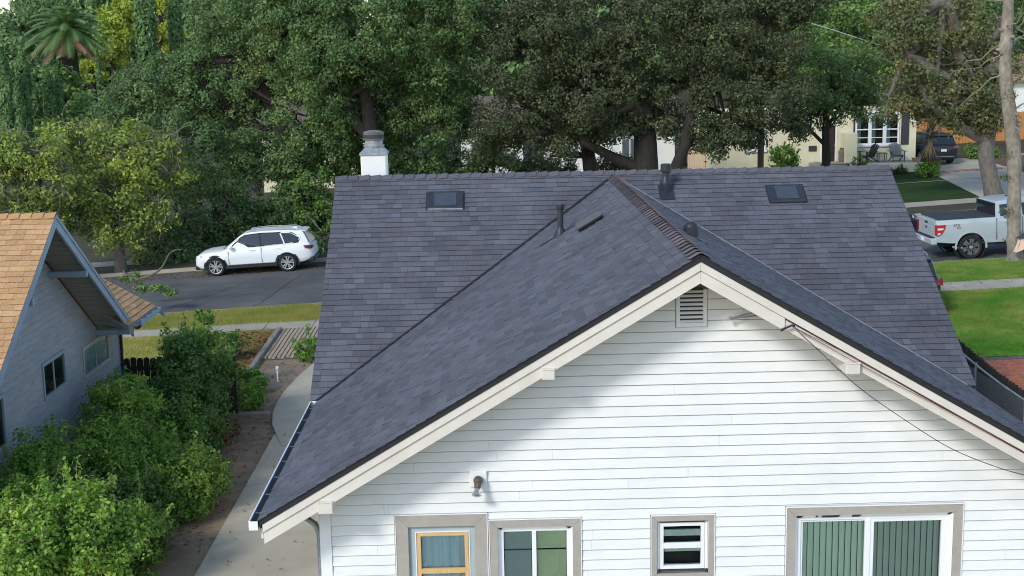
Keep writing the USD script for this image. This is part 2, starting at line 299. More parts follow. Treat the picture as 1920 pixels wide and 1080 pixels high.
def ground(x, y):
    x, y = np.asarray(x, float), np.asarray(y, float)
    g = smooth01((y - 26) / 13.) * zs(x)
    return g + np.clip(y - 53, 0, 200) * .028
def gz(x, y): return float(ground(x, y))
def sheet(x0, x1, ylo, yhi, dz, nx=40, ny=6, zfun=None):
    """a sheet on the ground between ylo(x) and yhi(x)"""
    X = np.linspace(x0, x1, nx + 1); lo = np.array([ylo(x) if callable(ylo) else ylo for x in X]); hi = np.array([yhi(x) if callable(yhi) else yhi for x in X])
    T = np.linspace(0, 1, ny + 1); Y = lo[:, None] + (hi - lo)[:, None] * T; XX = np.repeat(X[:, None], ny + 1, 1)
    Z = (zfun or ground)(XX, Y) + dz
    v = np.stack([XX, Y, Z], -1).reshape(-1, 3); i, j = np.meshgrid(np.arange(nx), np.arange(ny), indexing='ij'); a = (i * (ny + 1) + j).ravel(); b = a + ny + 1
    return v, np.concatenate([np.stack([a, b, b + 1], 1), np.stack([a, b + 1, a + 1], 1)])
def poly_sheet(poly, dz, thick=.0, step=1.5):
    """a flat-ish polygon laid over the ground, with a rim of the given thickness"""
    poly = Polygon(poly) if not isinstance(poly, Polygon) else poly
    g = poly.segmentize(step); m = trimesh.creation.extrude_polygon(g, 1., engine='earcut'); v = np.array(m.vertices); z = ground(v[:, 0], v[:, 1])
    v[:, 2] = np.where(v[:, 2] > .5, z + dz, z + dz - max(thick, .004)); return v, np.array(m.faces)

# ================================================================== the setting
def terrain():
    X = np.concatenate([np.linspace(-150, -50, 12), np.linspace(-46, 46, 70), np.linspace(50, 150, 12)])
    rows = [(0, y) for y in (-40, -20, 0, 6, 12, 18, 22, 24, 26, 27.5, 29, 30.5, 32, 33.5, 35, 36.5, 38, 39.5, 41)] + [(0, YN - .06), (0, YN + .1), (0, 46), (1, -4), (1, -.1), (1, .06), (1, 2)] + [(1, d) for d in (5, 10, 15, 20, 30, 45, 60, 90, 130, 200, 300)]
    V = []
    for x in X:
        for k, y in rows:
            yy = y if k == 0 else YF(x) + y
            z = gz(x, yy); inside = YN + .05 < yy < YF(x) - .05
            V.append((x, yy, z - (.34 if inside else 0)))
    n, m = len(X), len(rows); i, j = np.meshgrid(np.arange(n - 1), np.arange(m - 1), indexing='ij'); a = (i * m + j).ravel(); b = a + m
    return np.array(V), np.concatenate([np.stack([a, b, b + 1], 1), np.stack([a, b + 1, a + 1], 1)])
single('ground', terrain(), 'ground_mix', kind='structure')
road = single('road', sheet(-60, 60, YN, YF, -.12, 120, 8), 'asphalt', kind='structure')
def kerb(name, yf, s):
    X = np.linspace(-60, 60, 61); mb = MB(); V = []
    for x in X:
        y = yf(x); z = gz(x, y)
        V += [(x, y, z - .3), (x, y, z + .018), (x, y + s * .15, z + .022), (x, y + s * .15, z - .3)]
    F = []
    for i in range(60):
        for k in range(4):
            a, b = i * 4 + k, i * 4 + (k + 1) % 4; F += [[a, b, b + 4], [a, b + 4, a + 4]]
    F = np.array(F); return single(name, (np.array(V), F if s < 0 else F[:, ::-1]), 'concrete_old', kind='structure')
kerb('kerb', lambda x: YN + .01, -1); kerb('kerb', lambda x: YF(x) - .01, 1)
# tar seams on the asphalt
mb = MB(); rs = np.random.RandomState(5)
for (xa, ya, xb, yb) in ((-9.4, 49.3, -11.5, 43.6), (-7.4, 50.5, -8.2, 43.5), (-14, 46.2, -4, 46.8), (14.5, 44.6, 24, 44.9)):
    t = np.linspace(0, 1, 14); x = xa + (xb - xa) * t + rs.randn(14) * .07; y = ya + (yb - ya) * t + rs.randn(14) * .05
    w = .012; d = np.array([-(yb - ya), xb - xa]); d = np.array([d[0], d[1]]) / np.hypot(*d) * w
    V = []
    for k in range(14): V += [(x[k] + d[0], y[k] + d[1], gz(x[k], y[k]) - .115), (x[k] - d[0], y[k] - d[1], gz(x[k], y[k]) - .115)]
    mb.add(V, [q for k in range(13) for q in ([2 * k, 2 * k + 1, 2 * k + 3], [2 * k, 2 * k + 3, 2 * k + 2])])
obj('tar_seam', mb.out(), 'tar', road, kind='stuff')

walk_hi = lambda x: 39.75 - .035 * x; walk_lo = lambda x: 38.65 - .045 * x
walk = single('sidewalk', sheet(-40, 40, walk_lo, walk_hi, .010, 40, 2), 'concrete_old', kind='structure')
for k, x0 in enumerate(np.arange(-16, 24, 1.5)):                       # slabs with joints
    if -3 < x0 < 8.5: continue
    P = Polygon([(x0 + .012, walk_lo(x0)), (x0 + 1.488, walk_lo(x0 + 1.5)), (x0 + 1.488, walk_hi(x0 + 1.5)), (x0 + .012, walk_hi(x0))])
    obj('paving_slab', poly_sheet(P, .028 + .003 * (k % 3), .016), 'concrete_old', walk)
single('far_sidewalk', sheet(-40, 40, lambda x: YF(x) + 1.9, lambda x: YF(x) + 3.2, .02, 40, 2), 'concrete_old', kind='structure')
single('lawn', sheet(-40, -6.45, lambda x: 30 if x < -8.7 else (29.7 if x < -7.4 else walk_lo(x) - .02), lambda x: walk_lo(x) - .02, .012, 68, 10), 'lawn_dry', kind='structure')
single('parkway_lawn', sheet(-40, -2, lambda x: walk_hi(x) + .02, YN - .16, .014, 50, 4), 'lawn_dry', kind='structure')
single('lawn', sheet(8.6, 40, lambda x: 32.1, lambda x: walk_lo(x) - .02, .012, 40, 10), 'lawn_green', kind='structure')
single('parkway_lawn', sheet(-2, 40, lambda x: walk_hi(x) + .02, YN - .16, .014, 50, 4), 'lawn_green', kind='structure')
single('far_parkway', sheet(-40, 40, lambda x: YF(x) + .16, lambda x: YF(x) + 1.88, .012, 50, 3), 'ground_mix', kind='structure')
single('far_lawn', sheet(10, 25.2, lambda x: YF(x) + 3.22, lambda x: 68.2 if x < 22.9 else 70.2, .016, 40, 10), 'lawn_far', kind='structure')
single('yard_soil', sheet(-8.5, -4.4, 4, 34.9, .006, 10, 24), 'soil', kind='structure')
single('mulch_bed', sheet(-7.9, -6.5, 30.2, lambda x: walk_lo(x) - .03, .02, 8, 14), 'mulch', kind='structure')

# driveway: concrete panels with open joints, ending in a rounded landing by the front corner
drive = single('driveway', poly_sheet(Polygon([(-4.93, 3), (-2.0, 3), (-2.0, 28.1), (-4.93, 28.1)]), .012, .05), 'concrete_old', kind='structure')
ys = [3, 8.4, 12.6, 16.2, 19.85, 21.9, 24.6, 28.05]
for a, b in zip(ys[:-1], ys[1:]): obj('concrete_panel', poly_sheet(Polygon([(-4.92, a + .01), (-2.4, a + .01), (-2.4, b - .01), (-4.92, b - .01)]), .034, .02), 'concrete', drive)
arc = [(-4.62, 27.2), (-4.86, 28.0), (-5.08, 28.8), (-5.21, 29.7), (-5.25, 30.6), (-5.21, 31.6), (-5.1, 32.6), (-4.95, 33.5), (-4.78, 34.4), (-4.5, 35.4)]
obj('landing', poly_sheet(Polygon(arc + [(-2.4, 35.4), (-2.4, 27.2)]), .055, .05), 'concrete', drive)
# brick parking pad with open joints
pad = single('parking_pad', sheet(-6.36, -2.4, 34.95, 38.75, .012, 8, 8), 'mortar', kind='structure')
rs = np.random.RandomState(3)
for r in range(13):
    for k in range(17):
        x0 = -6.34 + r * .125; y0 = 35.0 + k * .222 + (.11 if r % 2 else 0); y1 = min(y0 + .214, 38.75)
        h = rs.uniform(.045, .062); z = gz(x0, y0)
        obj('brick', B(x0, x0 + .088, y0, y1, z + .005, z + h), ('brick_pale', 'brick_pale_2')[rs.rand() < .35], pad)
# timber edging
e = thing('timber_edging', 'long weathered timber edging between the mulch bed and the brick parking pad', 'edging', (-6.5, 30, 0))
for a, b in ((24.2, 27.1), (27.15, 29.55), (29.6, 32.6), (32.65, 35.8), (35.85, 38.6)):
    zz = gz(-6.45, (a + b) / 2); obj('timber', slab([(-6.50, a, gz(-6.45, a) + .15), (-6.37, a, gz(-6.45, a) + .15), (-6.37, b, gz(-6.45, b) + .15), (-6.50, b, gz(-6.45, b) + .15)], (0, 0, -.2)), 'timber_grey', e)
single('timber_plank', bev(-6.30, -5.26, 29.42, 29.62, gz(-5.8, 29.5) - .02, gz(-5.8, 29.5) + .13, .012), 'timber_grey', 'pale timber lying across the bare soil beside the rounded concrete landing', 'timber')
# dead leaves in the mulch bed
def scatter_quads(n, x0, x1, y0, y1, s, dz, seed, zr=.03):
    r = np.random.RandomState(seed); x = r.uniform(x0, x1, n); y = r.uniform(y0, y1, n); z = ground(x, y) + dz + r.uniform(0, zr, n); a = r.uniform(0, 6.3, n)
    s = s * r.uniform(.5, 1.3, n); d1 = np.stack([np.cos(a), np.sin(a), r.uniform(-.5, .5, n)], 1) * s[:, None]; d2 = np.stack([-np.sin(a), np.cos(a), r.uniform(-.5, .5, n)], 1) * s[:, None] * .6
    c = np.stack([x, y, z], 1); v = np.stack([c + d1, c + d2, c - d1, c - d2], 1).reshape(-1, 3); b = np.arange(n)[:, None] * 4
    return v, np.concatenate([b + [0, 1, 2], b + [0, 2, 3]])
single('leaf_litter', scatter_quads(2600, -7.8, -6.55, 31, 38.5, .075, .03, 2), 'dry_leaf', kind='stuff', label='brown fallen leaves covering the mulch bed beside the brick pad', cat='leaf litter')

lv = single('fallen_leaves', scatter_quads(900, -18, -3, 51.2, 52.9, .06, -.11, 14, .01), 'dry_leaf', kind='stuff', label='dry leaves drifted along the far kerb beside the white car', cat='leaf litter')
single('fallen_leaves', scatter_quads(700, -6.6, -4.9, 21, 34.5, .04, .012, 17, .012), 'dry_leaf', kind='stuff', label='brown leaves and debris on the bare soil beside the driveway', cat='leaf litter')
single('fallen_leaves', scatter_quads(260, -4.9, -3.2, 8, 34, .03, .06, 15, .008), 'dry_leaf', kind='stuff', label='few dry leaves lying on the concrete driveway', cat='leaf litter')
single('fallen_leaves', scatter_quads(700, 9, 24, 33, 42.6, .045, .04, 16, .02), 'dry_leaf', kind='stuff', label='dry leaves sprinkled over the green lawns on the right', cat='leaf litter')
# red brick walk with grey border on the right
bw = single('brick_walk', sheet(11.25, 19, 25, 32.05, .006, 10, 8), 'mortar', kind='structure')
rs = np.random.RandomState(8)
nb = 0; bmb = MB()
for r in range(62):
    y0 = 32.02 - r * .112
    for k in range(33):
        x0 = 11.32 + k * .225 + (.11 if r % 2 else 0)
        if nb > 295 or x0 > 13.9 or y0 < 27.2 or (y0 - 28.0) < (12.0 - x0) * 1.2:
            zz = gz(x0, y0); bmb.box(x0, x0 + .213, y0 - .102, y0, zz + .002, zz + .028); continue
        grey = x0 < 12.28 or r < 2
        zz = gz(x0, y0); obj('brick', B(x0, x0 + .213, y0 - .102, y0, zz + .002, zz + rs.uniform(.022, .034)), 'brick_grey' if grey else ('brick_red', 'brick_red_2')[rs.rand() < .35], bw); nb += 1

obj('brick_field', bmb.out(), 'brick_red_2', bw, kind='stuff')

# ================================================================== the white house
YG, YW, XR, ZR, RISE, HW = 15.486, 16.20, 2.5433, 5.8211, 3.2207, 5.5
XL, XRR = XR - HW, XR + HW; ZE = ZR - RISE
YE, YM = 21.289, 26.482; ZM = ZR + .082
MXL, MXR = XL - .135, XRR + .148
SM = (ZM - ZE) / (YM - YE); SW = RISE / HW
yv = lambda x: YE + (SW / SM) * (min(x, 2 * XR - x) - XL)
H = thing('white_house', 'white clapboard house with dark grey shingle roof and cream gable boards in the foreground', 'house', (XR, YW, 0))
roof = None
WL, WR = -2.29, 2 * XR + 2.29
def under(x): return ZR - SW * abs(x - XR) - .30
gable = Polygon([(WL, .45), (WR, .45), (WR, under(WR)), (XR, ZR - .30), (WL, under(WL))])
# openings: trim rectangle x0,x1,z0,z1
OP = dict(w1=(-1.33, -.115, .9, 2.375), w2=(-.105, 1.115, .9, 2.28), w3=(2.02, 2.87, 1.385, 2.285), w4=(3.80, 6.15, .45, 2.355))
holes = unary_union([sbox(a + .004, c + .004, b - .004, d - .004) for a, b, c, d in OP.values()])
core = gable.difference(unary_union([sbox(a + .10, c + .10, b - .10, d - .10) for a, b, c, d in OP.values()]))
wall = obj('wall', extr(core, lambda p: np.stack([p[:, 0], YW + .012 + .16 * p[:, 2], p[:, 1]], 1)), 'sheathing', H)
mb = MB()
mb.box(WL, WL + .16, YW + .18, YE + .6, .45, ZE + .05); mb.box(WR - .16, WR, YW + .18, YE + .6, .45, ZE + .05)
mb.box(MXL + .75, MXR - .75, YE + .55, YE + .7, .45, ZE); mb.box(MXL + .75, MXR - .75, YM + 4.6, YM + 4.75, .45, ZE)
for xa in (MXL + .6, MXR - .75):
    mb.add(*extr(Polygon([(YE + .5, .45), (YM + 4.7, .45), (YM + 4.7, ZE), (YM, ZM - .35), (YE + .5, ZE)]), lambda p: np.stack([xa + .15 * p[:, 2], p[:, 0], p[:, 1]], 1)))
obj('side_wall', mb.out(), 'white_siding', H)
obj('foundation', MB().box(WL + .03, WR - .03, YW + .03, YE + .6, -.1, .45).box(MXL + .78, MXR - .78, YE + .6, YM + 4.6, -.1, .45).out(), 'concrete_old', H)
# siding boards, lapped, with butt joints
rs = np.random.RandomState(11); EXP = .1385
z0 = 5.42 - 36 * EXP
for k in range(37):
    a, b = z0 + k * EXP, z0 + (k + 1) * EXP
    strip = gable.intersection(sbox(WL + .135, a + .0125, WR - .135, b)).difference(holes.buffer(.012, join_style=2)).difference(sbox(2.335, 4.79, 2.745, 5.4))
    cuts = sorted(rs.uniform(WL, WR, 3)) if b - a > .1 else []
    if k > 12: cuts = cuts[:2]
    xs = [-9] + list(cuts) + [20]
    for xa, xb in zip(xs[:-1], xs[1:]):
        pc = strip.intersection(sbox(xa + .0009, 0, xb - .0009, 9))
        for g in getattr(pc, 'geoms', [pc]):
            if g.is_empty or g.area < .004: continue
            wob = rs.uniform(-.0012, .0012)
            def fn(p, a=a, b=b, w=wob):
                zt = np.clip((b - p[:, 1]) / (b - a), 0, 1); front = YW - .003 - .022 * zt + w
                return np.stack([p[:, 0], np.where(p[:, 2] > .5, front, YW + .014), p[:, 1]], 1)
            v, f = extr(g, fn); obj('siding_board', (v, f[:, ::-1]), 'white_siding', wall)
for xa in (WL - .02, WR - .13):
    obj('corner_board', bev(xa, xa + .15, YW - .03, YW + .15, .45, under(WL) - .02, .004), 'white_trim', wall)

# ---- roof decks
def wz(x): return ZR - SW * np.abs(x - XR)
def mz(y): return ZM - SM * np.abs(y - YM)
mb = MB()
d = .006
L = [(XL, YG + .03), (XR, YG + .03), (XR, yv(XR) - .0), (XL, YE)]
mb.add(*slab([(x, y, wz(x) - d) for x, y in L], (0, 0, -.12)))
Rr = [(XR, YG + .03), (XRR, YG + .03), (XRR, YE), (XR, yv(XR))]
mb.add(*slab([(x, y, wz(x) - d) for x, y in Rr], (0, 0, -.12)))
for P in ([(MXL, YE), (XL, YE), (XR, yv(XR)), (XR, YM), (MXL, YM)], [(XRR, YE), (MXR, YE), (MXR, YM), (XR, YM), (XR, yv(XR))]):
    mb.add(*slab([(x, y, mz(y) - d) for x, y in P], (0, 0, -.12)))
mb.add(*slab([(MXL, YM, ZM - d), (MXR, YM, ZM - d), (MXR, YM + 5.3, mz(YM + 5.3) - d), (MXL, YM + 5.3, mz(YM + 5.3) - d)], (0, 0, -.12)))
roof = obj('roof', mb.out(), 'shingle_mix', H)

# ---- shingles as single pieces
class Plane:
    def __init__(s, o, u, v):
        s.o = np.array(o, float); s.u = np.array(u, float); s.v = np.array(v, float); s.n = np.cross(s.u, s.v)
        if s.n[2] < 0: s.n = -s.n
    def P(s, a, b, h): return s.o + np.outer(a, s.u) + np.outer(b, s.v) + np.outer(h, s.n)
def shingles(pl, region, course, wmin, wmax, seed, thick=.014):
    r = np.random.RandomState(seed); out = []
    x0, y0, x1, y1 = region.bounds; k = 0; b = y0
    while b < y1 - .01:
        t = min(b + course, y1); a = x0 - r.uniform(0, wmax)
        row = region.intersection(sbox(x0 - 1, b + 1e-4, x1 + 1, t))
        ra, _, rb, _ = row.bounds if not row.is_empty else (0, 0, -1, 0)
        while a < x1:
            w = r.uniform(wmin, wmax); c = a + w
            if c > ra and a < rb:
                q = sbox(a + .0018, b, c - .0018, t)
                if not region.contains(q): q = region.intersection(q)
                for g in getattr(q, 'geoms', [q]):
                    if g.geom_type != 'Polygon' or g.area < .0008: continue
                    p = np.array(g.exterior.coords)[:-1]
                    if Polygon(p).exterior.is_ccw is False: p = p[::-1]
                    th = thick * (1.0 if r.rand() < .5 else .62) + r.uniform(-.001, .001)
                    h = .0015 + th * (t - p[:, 1]) / max(t - b, 1e-3) ; h = np.clip(h, .0015, thick + .004)
                    n = len(p); tv = pl.P(p[:, 0], p[:, 1], h); v = np.vstack([tv, tv, pl.P(p[:, 0], p[:, 1], np.full(n, -.003))])
                    f = [[0, i, i + 1] for i in range(1, n - 1)]
                    for i in range(n): j = (i + 1) % n; f += [[n + i, 2 * n + i, 2 * n + j], [n + i, 2 * n + j, n + j]]
                    f = np.array(f)
                    if np.dot(np.cross(v[1] - v[0], v[2] - v[0]), pl.n) < 0: f = f[:, ::-1]
                    out.append((v, f, np.concatenate([np.full(n, .13 + .86 * r.rand()), np.full(2 * n, .01)])))
            a = c
        b = t; k += 1
    return out
c1 = math.hypot(1, SW); c2 = math.hypot(1, SM)
planes = []
plL = Plane((XL, 0, ZE), (0, 1, 0), (1 / c1, 0, SW / c1))
regL = Polygon([(YG - .012, -.02), (YE, -.02), (YE, 0), (yv(XR) - .02, HW * c1), (YG - .012, HW * c1)])
valley_gap = .035
regL = Polygon([(YG - .012, -.025), (YE - valley_gap, -.025), (yv(XR) - valley_gap, HW * c1), (YG - .012, HW * c1)])
planes.append((plL, regL, 21))
plR = Plane((XRR, 0, ZE), (0, 1, 0), (-1 / c1, 0, SW / c1)); planes.append((plR, regL, 22))
plM = Plane((0, YE, ZE), (1, 0, 0), (0, 1 / c2, SM / c2))
vy = (yv(XR) - YE) * c2; top = (YM - YE) * c2
regM = Polygon([(MXL - .012, -.02), (XL - .06, -.02), (XR - .06, vy), (XR - .06, top), (MXL - .012, top)])
regM2 = Polygon([(MXR + .012, -.02), (XRR + .06, -.02), (XR - .059, vy + .02), (XR - .059, top), (MXR + .012, top)])
planes += [(plM, regM, 23), (plM, regM2, 24)]
allsh = []
for pl, rg, sd in planes: allsh += shingles(pl, rg, .146, .13, .36, sd)
# the single pieces: the ones that show largest
size = []
for (v, f, _t) in allsh:
    q = v[:len(v) // 3] - CAM; dd = q @ _f; px, py = q @ RIGHT / dd * FPX, q @ UP / dd * FPX
    size.append(abs(np.dot(px, np.roll(py, -1)) - np.dot(py, np.roll(px, -1))) / 2 if (np.abs(px) < 960).all() and (np.abs(py) < 540).all() else 0)
order = np.argsort(-np.array(size)); rs = np.random.RandomState(4)
for i in order[:300]: obj('shingle', allsh[i], 'shingle_mix', roof)
mb = MB()
for i in order[300:]: mb.add(*allsh[i])
obj('shingle_field', mb.out(), 'shingle_mix', roof, kind='stuff')
# ridge caps
def cap(p0, d, l0, l1, sl, half, lift, m, back=.02):
    """a bent cap piece along the ridge from l0 to l1, slope sl on both sides, its l0 end raised"""
    s = np.array([-d[1], d[0], 0.]); v = []
    for l, h in ((l0, lift), (l1 + back, .008)):
        for t in (-1, -.12, .12, 1):
            q = np.array(p0) + d * l + s * (t * half); q[2] += h - sl * max(abs(t) - .0, 0) * half + .006
            v.append(q)
    v = np.array(v); w = v - [0, 0, .009]; V = np.vstack([v, w]); F = []
    for i in range(3): F += [[i, i + 1, i + 5], [i, i + 5, i + 4], [8 + i, 8 + i + 5, 8 + i + 1], [8 + i, 8 + i + 4, 8 + i + 5]]
    rim = [0, 1, 2, 3, 7, 6, 5, 4]
    for i in range(8): a, b = rim[i], rim[(i + 1) % 8]; F += [[a, 8 + a, 8 + b], [a, 8 + b, b]]
    obj('ridge_cap', (V, np.array(F)), m, roof)
rs = np.random.RandomState(9)
n = 50; st = (MXR - MXL + .03) / n
for k in range(n): cap((MXR + .015, YM, ZM + .004), np.array([-1., 0, 0]), k * st, (k + 1) * st, SM, .135, .034 + rs.uniform(-.004, .005), ('ridge_shingle', 'shingle_tone_0', 'shingle_tone_2')[rs.randint(3)])
n = 49; ly = yv(XR) + .02 - (YG - .02); st = ly / n
for k in range(n): cap((XR, YG - .02, ZR + .004), np.array([0., 1, 0]), k * st, (k + 1) * st, SW, .135, .036 + rs.uniform(-.003, .004), ('ridge_shingle_pink', 'ridge_shingle', 'ridge_shingle_pink')[rs.randint(3)])
# valley strips: left one paints the shadowed edge dark, right one is metal flashing
def vstrip(sgn, w, up, m, off):
    xl = XL if sgn > 0 else XRR; P = []
    for t in np.linspace(0, 1, 2):
        x = xl + sgn * HW * t; y = yv(x); P.append((x, y, wz(x)))
    P = np.array(P); dirv = P[1] - P[0]; dirv /= np.linalg.norm(dirv); side = np.array([0, -1., 0]) if off < 0 else np.array([0, 1., 0])
    a = P - [0, off, 0]; b = a - [0, w, 0]; v = np.vstack([a[0] + [0, 0, up], b[0] + [0, 0, up], b[1] + [0, 0, up], a[1] + [0, 0, up]])
    return slab(v, (0, 0, -up - .03))
obj('valley_flashing', vstrip(1, .15, .03, 'black_metal', -.05), 'black_metal', H, label='dark strip painting the shadow and exposed edge of the left valley')
obj('valley_flashing', vstrip(-1, .06, .03, 'grey_metal', -.0), 'grey_metal', H, label='pale metal valley flashing on the right slope')

# ---- gable edge: drip strip, upper rake board, lower barge board
def rake(x0, x1, up0, up1, ya, yb, cut=None):
    """a board following the slope between x0 and x1; up0, up1 measured down from the roof surface"""
    v = np.array([(x, y, wz(x) - u) for y in (ya, yb) for x, u in ((x0, up1), (x1, up1), (x1, up0), (x0, up0))])
    return v, np.array([[0, 1, 2], [0, 2, 3], [4, 6, 5], [4, 7, 6], [0, 4, 5], [0, 5, 1], [1, 5, 6], [1, 6, 2], [2, 6, 7], [2, 7, 3], [3, 7, 4], [3, 4, 0]])
for s in (-1, 1):
    xe = XR + s * (HW - .0); e = .0015 * s
    obj('drip_edge', rake(XR + e, xe, .001, .082, YG + .004, YG + .03), 'black_metal', H)
    obj('rake_board', rake(XR + e, XR + s * (HW - .035), .082, .188, YG + .012, YG + .06), 'cream_board', H)
    if s < 0: obj('barge_board', rake(XR + e, XR + s * (HW - .045), .196, .352, YG + .034, YG + .075), 'cream_board', H)
    else:
        obj('barge_board', rake(XR + e, 3.585, .196, .352, YG + .034, YG + .075), 'cream_board', H)
        obj('barge_board', rake(3.60, XR + HW - .045, .196, .335, YG + .052, YG + .09), 'cream_board', H, label='lower barge board set back from the upper one')
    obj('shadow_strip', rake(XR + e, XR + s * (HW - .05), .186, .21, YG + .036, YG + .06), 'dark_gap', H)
    obj('soffit', slab([(XR + e, YG + .06, ZR - .13), (xe, YG + .06, wz(xe) - .13), (xe, YW, wz(xe) - .13), (XR + e, YW, ZR - .13)], (0, 0, -.02)), 'cream_board', H)
for (x0, x1, z0_, z1_) in ((.60, .755, 4.315, 4.44), (-2.215, -2.035, 2.66, 2.80), (4.345, 4.52, 4.30, 4.43), (7.12, 7.30, 2.66, 2.80)):
    obj('outrigger', bev(x0, x1, YG - .012, YW + .02, z0_, z1_, .006), 'cream_board', H)
    obj('outrigger_cap', bev(x0 - .004, x1 + .004, YG - .02, YG + .03, z1_ + .001, z1_ + .018, .003), 'cream_board', H)
# ---- gable vent
gv = obj('gable_vent', MB().box(2.345, 2.39, YW - .045, YW + .02, 4.80, 5.28).box(2.69, 2.735, YW - .045, YW + .02, 4.80, 5.28).box(2.39, 2.69, YW - .045, YW + .02, 4.80, 4.85).out(), 'white_trim', H)
obj('backing', B(2.39, 2.69, YW + .006, YW + .02, 4.85, 5.3), 'shutter_grey', gv)
for k in range(8):
    zc = 4.875 + k * .055; obj('louvre', slab([(2.39, YW - .040, zc - .010), (2.69, YW - .040, zc - .010), (2.69, YW - .016, zc + .008), (2.39, YW - .016, zc + .008)], (0, 0, -.010)), 'white_trim', gv)

# ---- windows
def mitre(parent, name, o, w, ya, yb, m, sides='ltrb', **kw):
    x0, x1, z0_, z1_ = o
    Q = dict(t=[(x0, z1_), (x1, z1_), (x1 - w, z1_ - w), (x0 + w, z1_ - w)], b=[(x0, z0_), (x1, z0_), (x1 - w, z0_ + w), (x0 + w, z0_ + w)], l=[(x0, z0_), (x0, z1_), (x0 + w, z1_ - w), (x0 + w, z0_ + w)], r=[(x1, z0_), (x1, z1_), (x1 - w, z1_ - w), (x1 - w, z0_ + w)])
    for s in sides:
        P = Polygon(Q[s]).buffer(-.0012, join_style=2)
        v, f = extr(P, lambda p: np.stack([p[:, 0], np.where(p[:, 2] > .5, ya, yb), p[:, 1]], 1)); obj(name, (v, f[:, ::-1]), m, parent, **kw)
def ring(x0, x1, z0_, z1_, w, ya, yb):
    P = sbox(x0, z0_, x1, z1_).difference(sbox(x0 + w, z0_ + w, x1 - w, z1_ - w)); v, f = extr(P, lambda p: np.stack([p[:, 0], np.where(p[:, 2] > .5, ya, yb), p[:, 1]], 1)); return v, f[:, ::-1]
def casing(o, w, label=None):
    win = obj('window', ring(o[0] - .0, o[1] + .0, o[2], o[3], .012, YW - .030, YW + .03), 'white_trim', H, label=label)       # j-channel
    mitre(win, 'trim_board', (o[0] + .013, o[1] - .013, o[2] + .013, o[3] - .013), w, YW - .022, YW + .02, 'taupe_trim'); return win
def liner(win, x0, x1, z0_, z1_, d, w=.05, sides='ltrb', m='white_trim'):
    """sloping returns from the trim down to the recessed sash"""
    Q = dict(t=((x0, z1_), (x1, z1_), (x1 - w, z1_ - w), (x0 + w, z1_ - w)), b=((x0, z0_), (x1, z0_), (x1 - w, z0_ + w), (x0 + w, z0_ + w)), l=((x0, z0_), (x0, z1_), (x0 + w, z1_ - w), (x0 + w, z0_ + w)), r=((x1, z0_), (x1, z1_), (x1 - w, z1_ - w), (x1 - w, z0_ + w)))
    for s in sides:
        q = Q[s]; v = [(q[0][0], YW - .004, q[0][1]), (q[1][0], YW - .004, q[1][1]), (q[2][0], YW + d, q[2][1]), (q[3][0], YW + d, q[3][1])]
        obj('liner', slab(v, (0, .012, 0)), m, win)
# W1 with the bare pine sash
w1 = casing(OP['w1'], .16, 'window with a bare pine sash and a pale blue curtain')
obj('jamb', ring(-1.165, -.275, 1.05, 2.205, .10, YW + .03, YW + .14), 'grey_green_frame', w1); obj('jamb', ring(-1.07, -.355, 1.1, 2.12, .012, YW + .02, YW + .12), 'white_trim', w1)
obj('sash', MB().box(-1.055, -1.0, YW + .03, YW + .09, 1.1, 2.11).box(-.425, -.37, YW + .03, YW + .09, 1.1, 2.11).box(-1.0, -.425, YW + .03, YW + .09, 2.055, 2.11).box(-1.0, -.425, YW + .03, YW + .09, 1.535, 1.60).out(), 'pine', w1)
obj('glass', B(-1.0, -.425, YW + .065, YW + .069, 1.1, 2.06), 'pane', w1)
X = np.linspace(-1.0, -.425, 40); Y = YW + .12 + .010 * np.sin(X * 40) + .006 * np.sin(X * 93 + 1); V = np.array([(x, y, z) for z in (1.1, 2.06) for x, y in zip(X, Y)])
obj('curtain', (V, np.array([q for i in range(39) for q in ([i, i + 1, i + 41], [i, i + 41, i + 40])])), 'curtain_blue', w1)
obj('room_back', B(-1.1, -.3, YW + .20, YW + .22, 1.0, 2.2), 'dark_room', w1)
# W2: slider with horizontal blinds
w2 = casing(OP['w2'], .105, 'sliding window with green horizontal blinds')
liner(w2, .013, .997, 1.0, 2.162, .05, .052)
for xa, xb, q in ((.018, .075, 0), (.90, .985, 1)): obj('peeled_patch', slab([(xa, YW - .008, 2.158), (xb, YW - .008, 2.158), ((xa + xb) / 2 + .012, YW + .028, 2.113)], (0, .008, .003)), 'dark_gap', w2)
obj('frame', ring(.064, .947, 1.03, 2.112, .026, YW + .045, YW + .12), 'white_trim', w2)
obj('mullion', bev(.462, .52, YW + .035, YW + .11, 1.05, 2.09, .004), 'white_trim', w2)
obj('glass', B(.09, .462, YW + .085, YW + .089, 1.05, 2.087), 'pane', w2); obj('glass', B(.52, .921, YW + .085, YW + .089, 1.05, 2.087), 'pane', w2)
obj('insect_screen', B(.09, .462, YW + .066, YW + .068, 1.05, 2.087), 'screen', w2)
for k in range(48):
    zc = 2.075 - k * .0225
    if abs(zc - 1.80) < .012 or zc < 1.06: continue
    for xa, xb, m in ((.10, .455, 'slat_grey'), (.53, .915, 'slat_green')):
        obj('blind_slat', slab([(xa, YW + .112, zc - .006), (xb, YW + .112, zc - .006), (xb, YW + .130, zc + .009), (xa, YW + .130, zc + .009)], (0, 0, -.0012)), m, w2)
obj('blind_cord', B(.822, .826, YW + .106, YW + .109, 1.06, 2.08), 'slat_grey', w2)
obj('room_back', B(.02, .99, YW + .30, YW + .32, 1.0, 2.2), 'dark_room', w2)
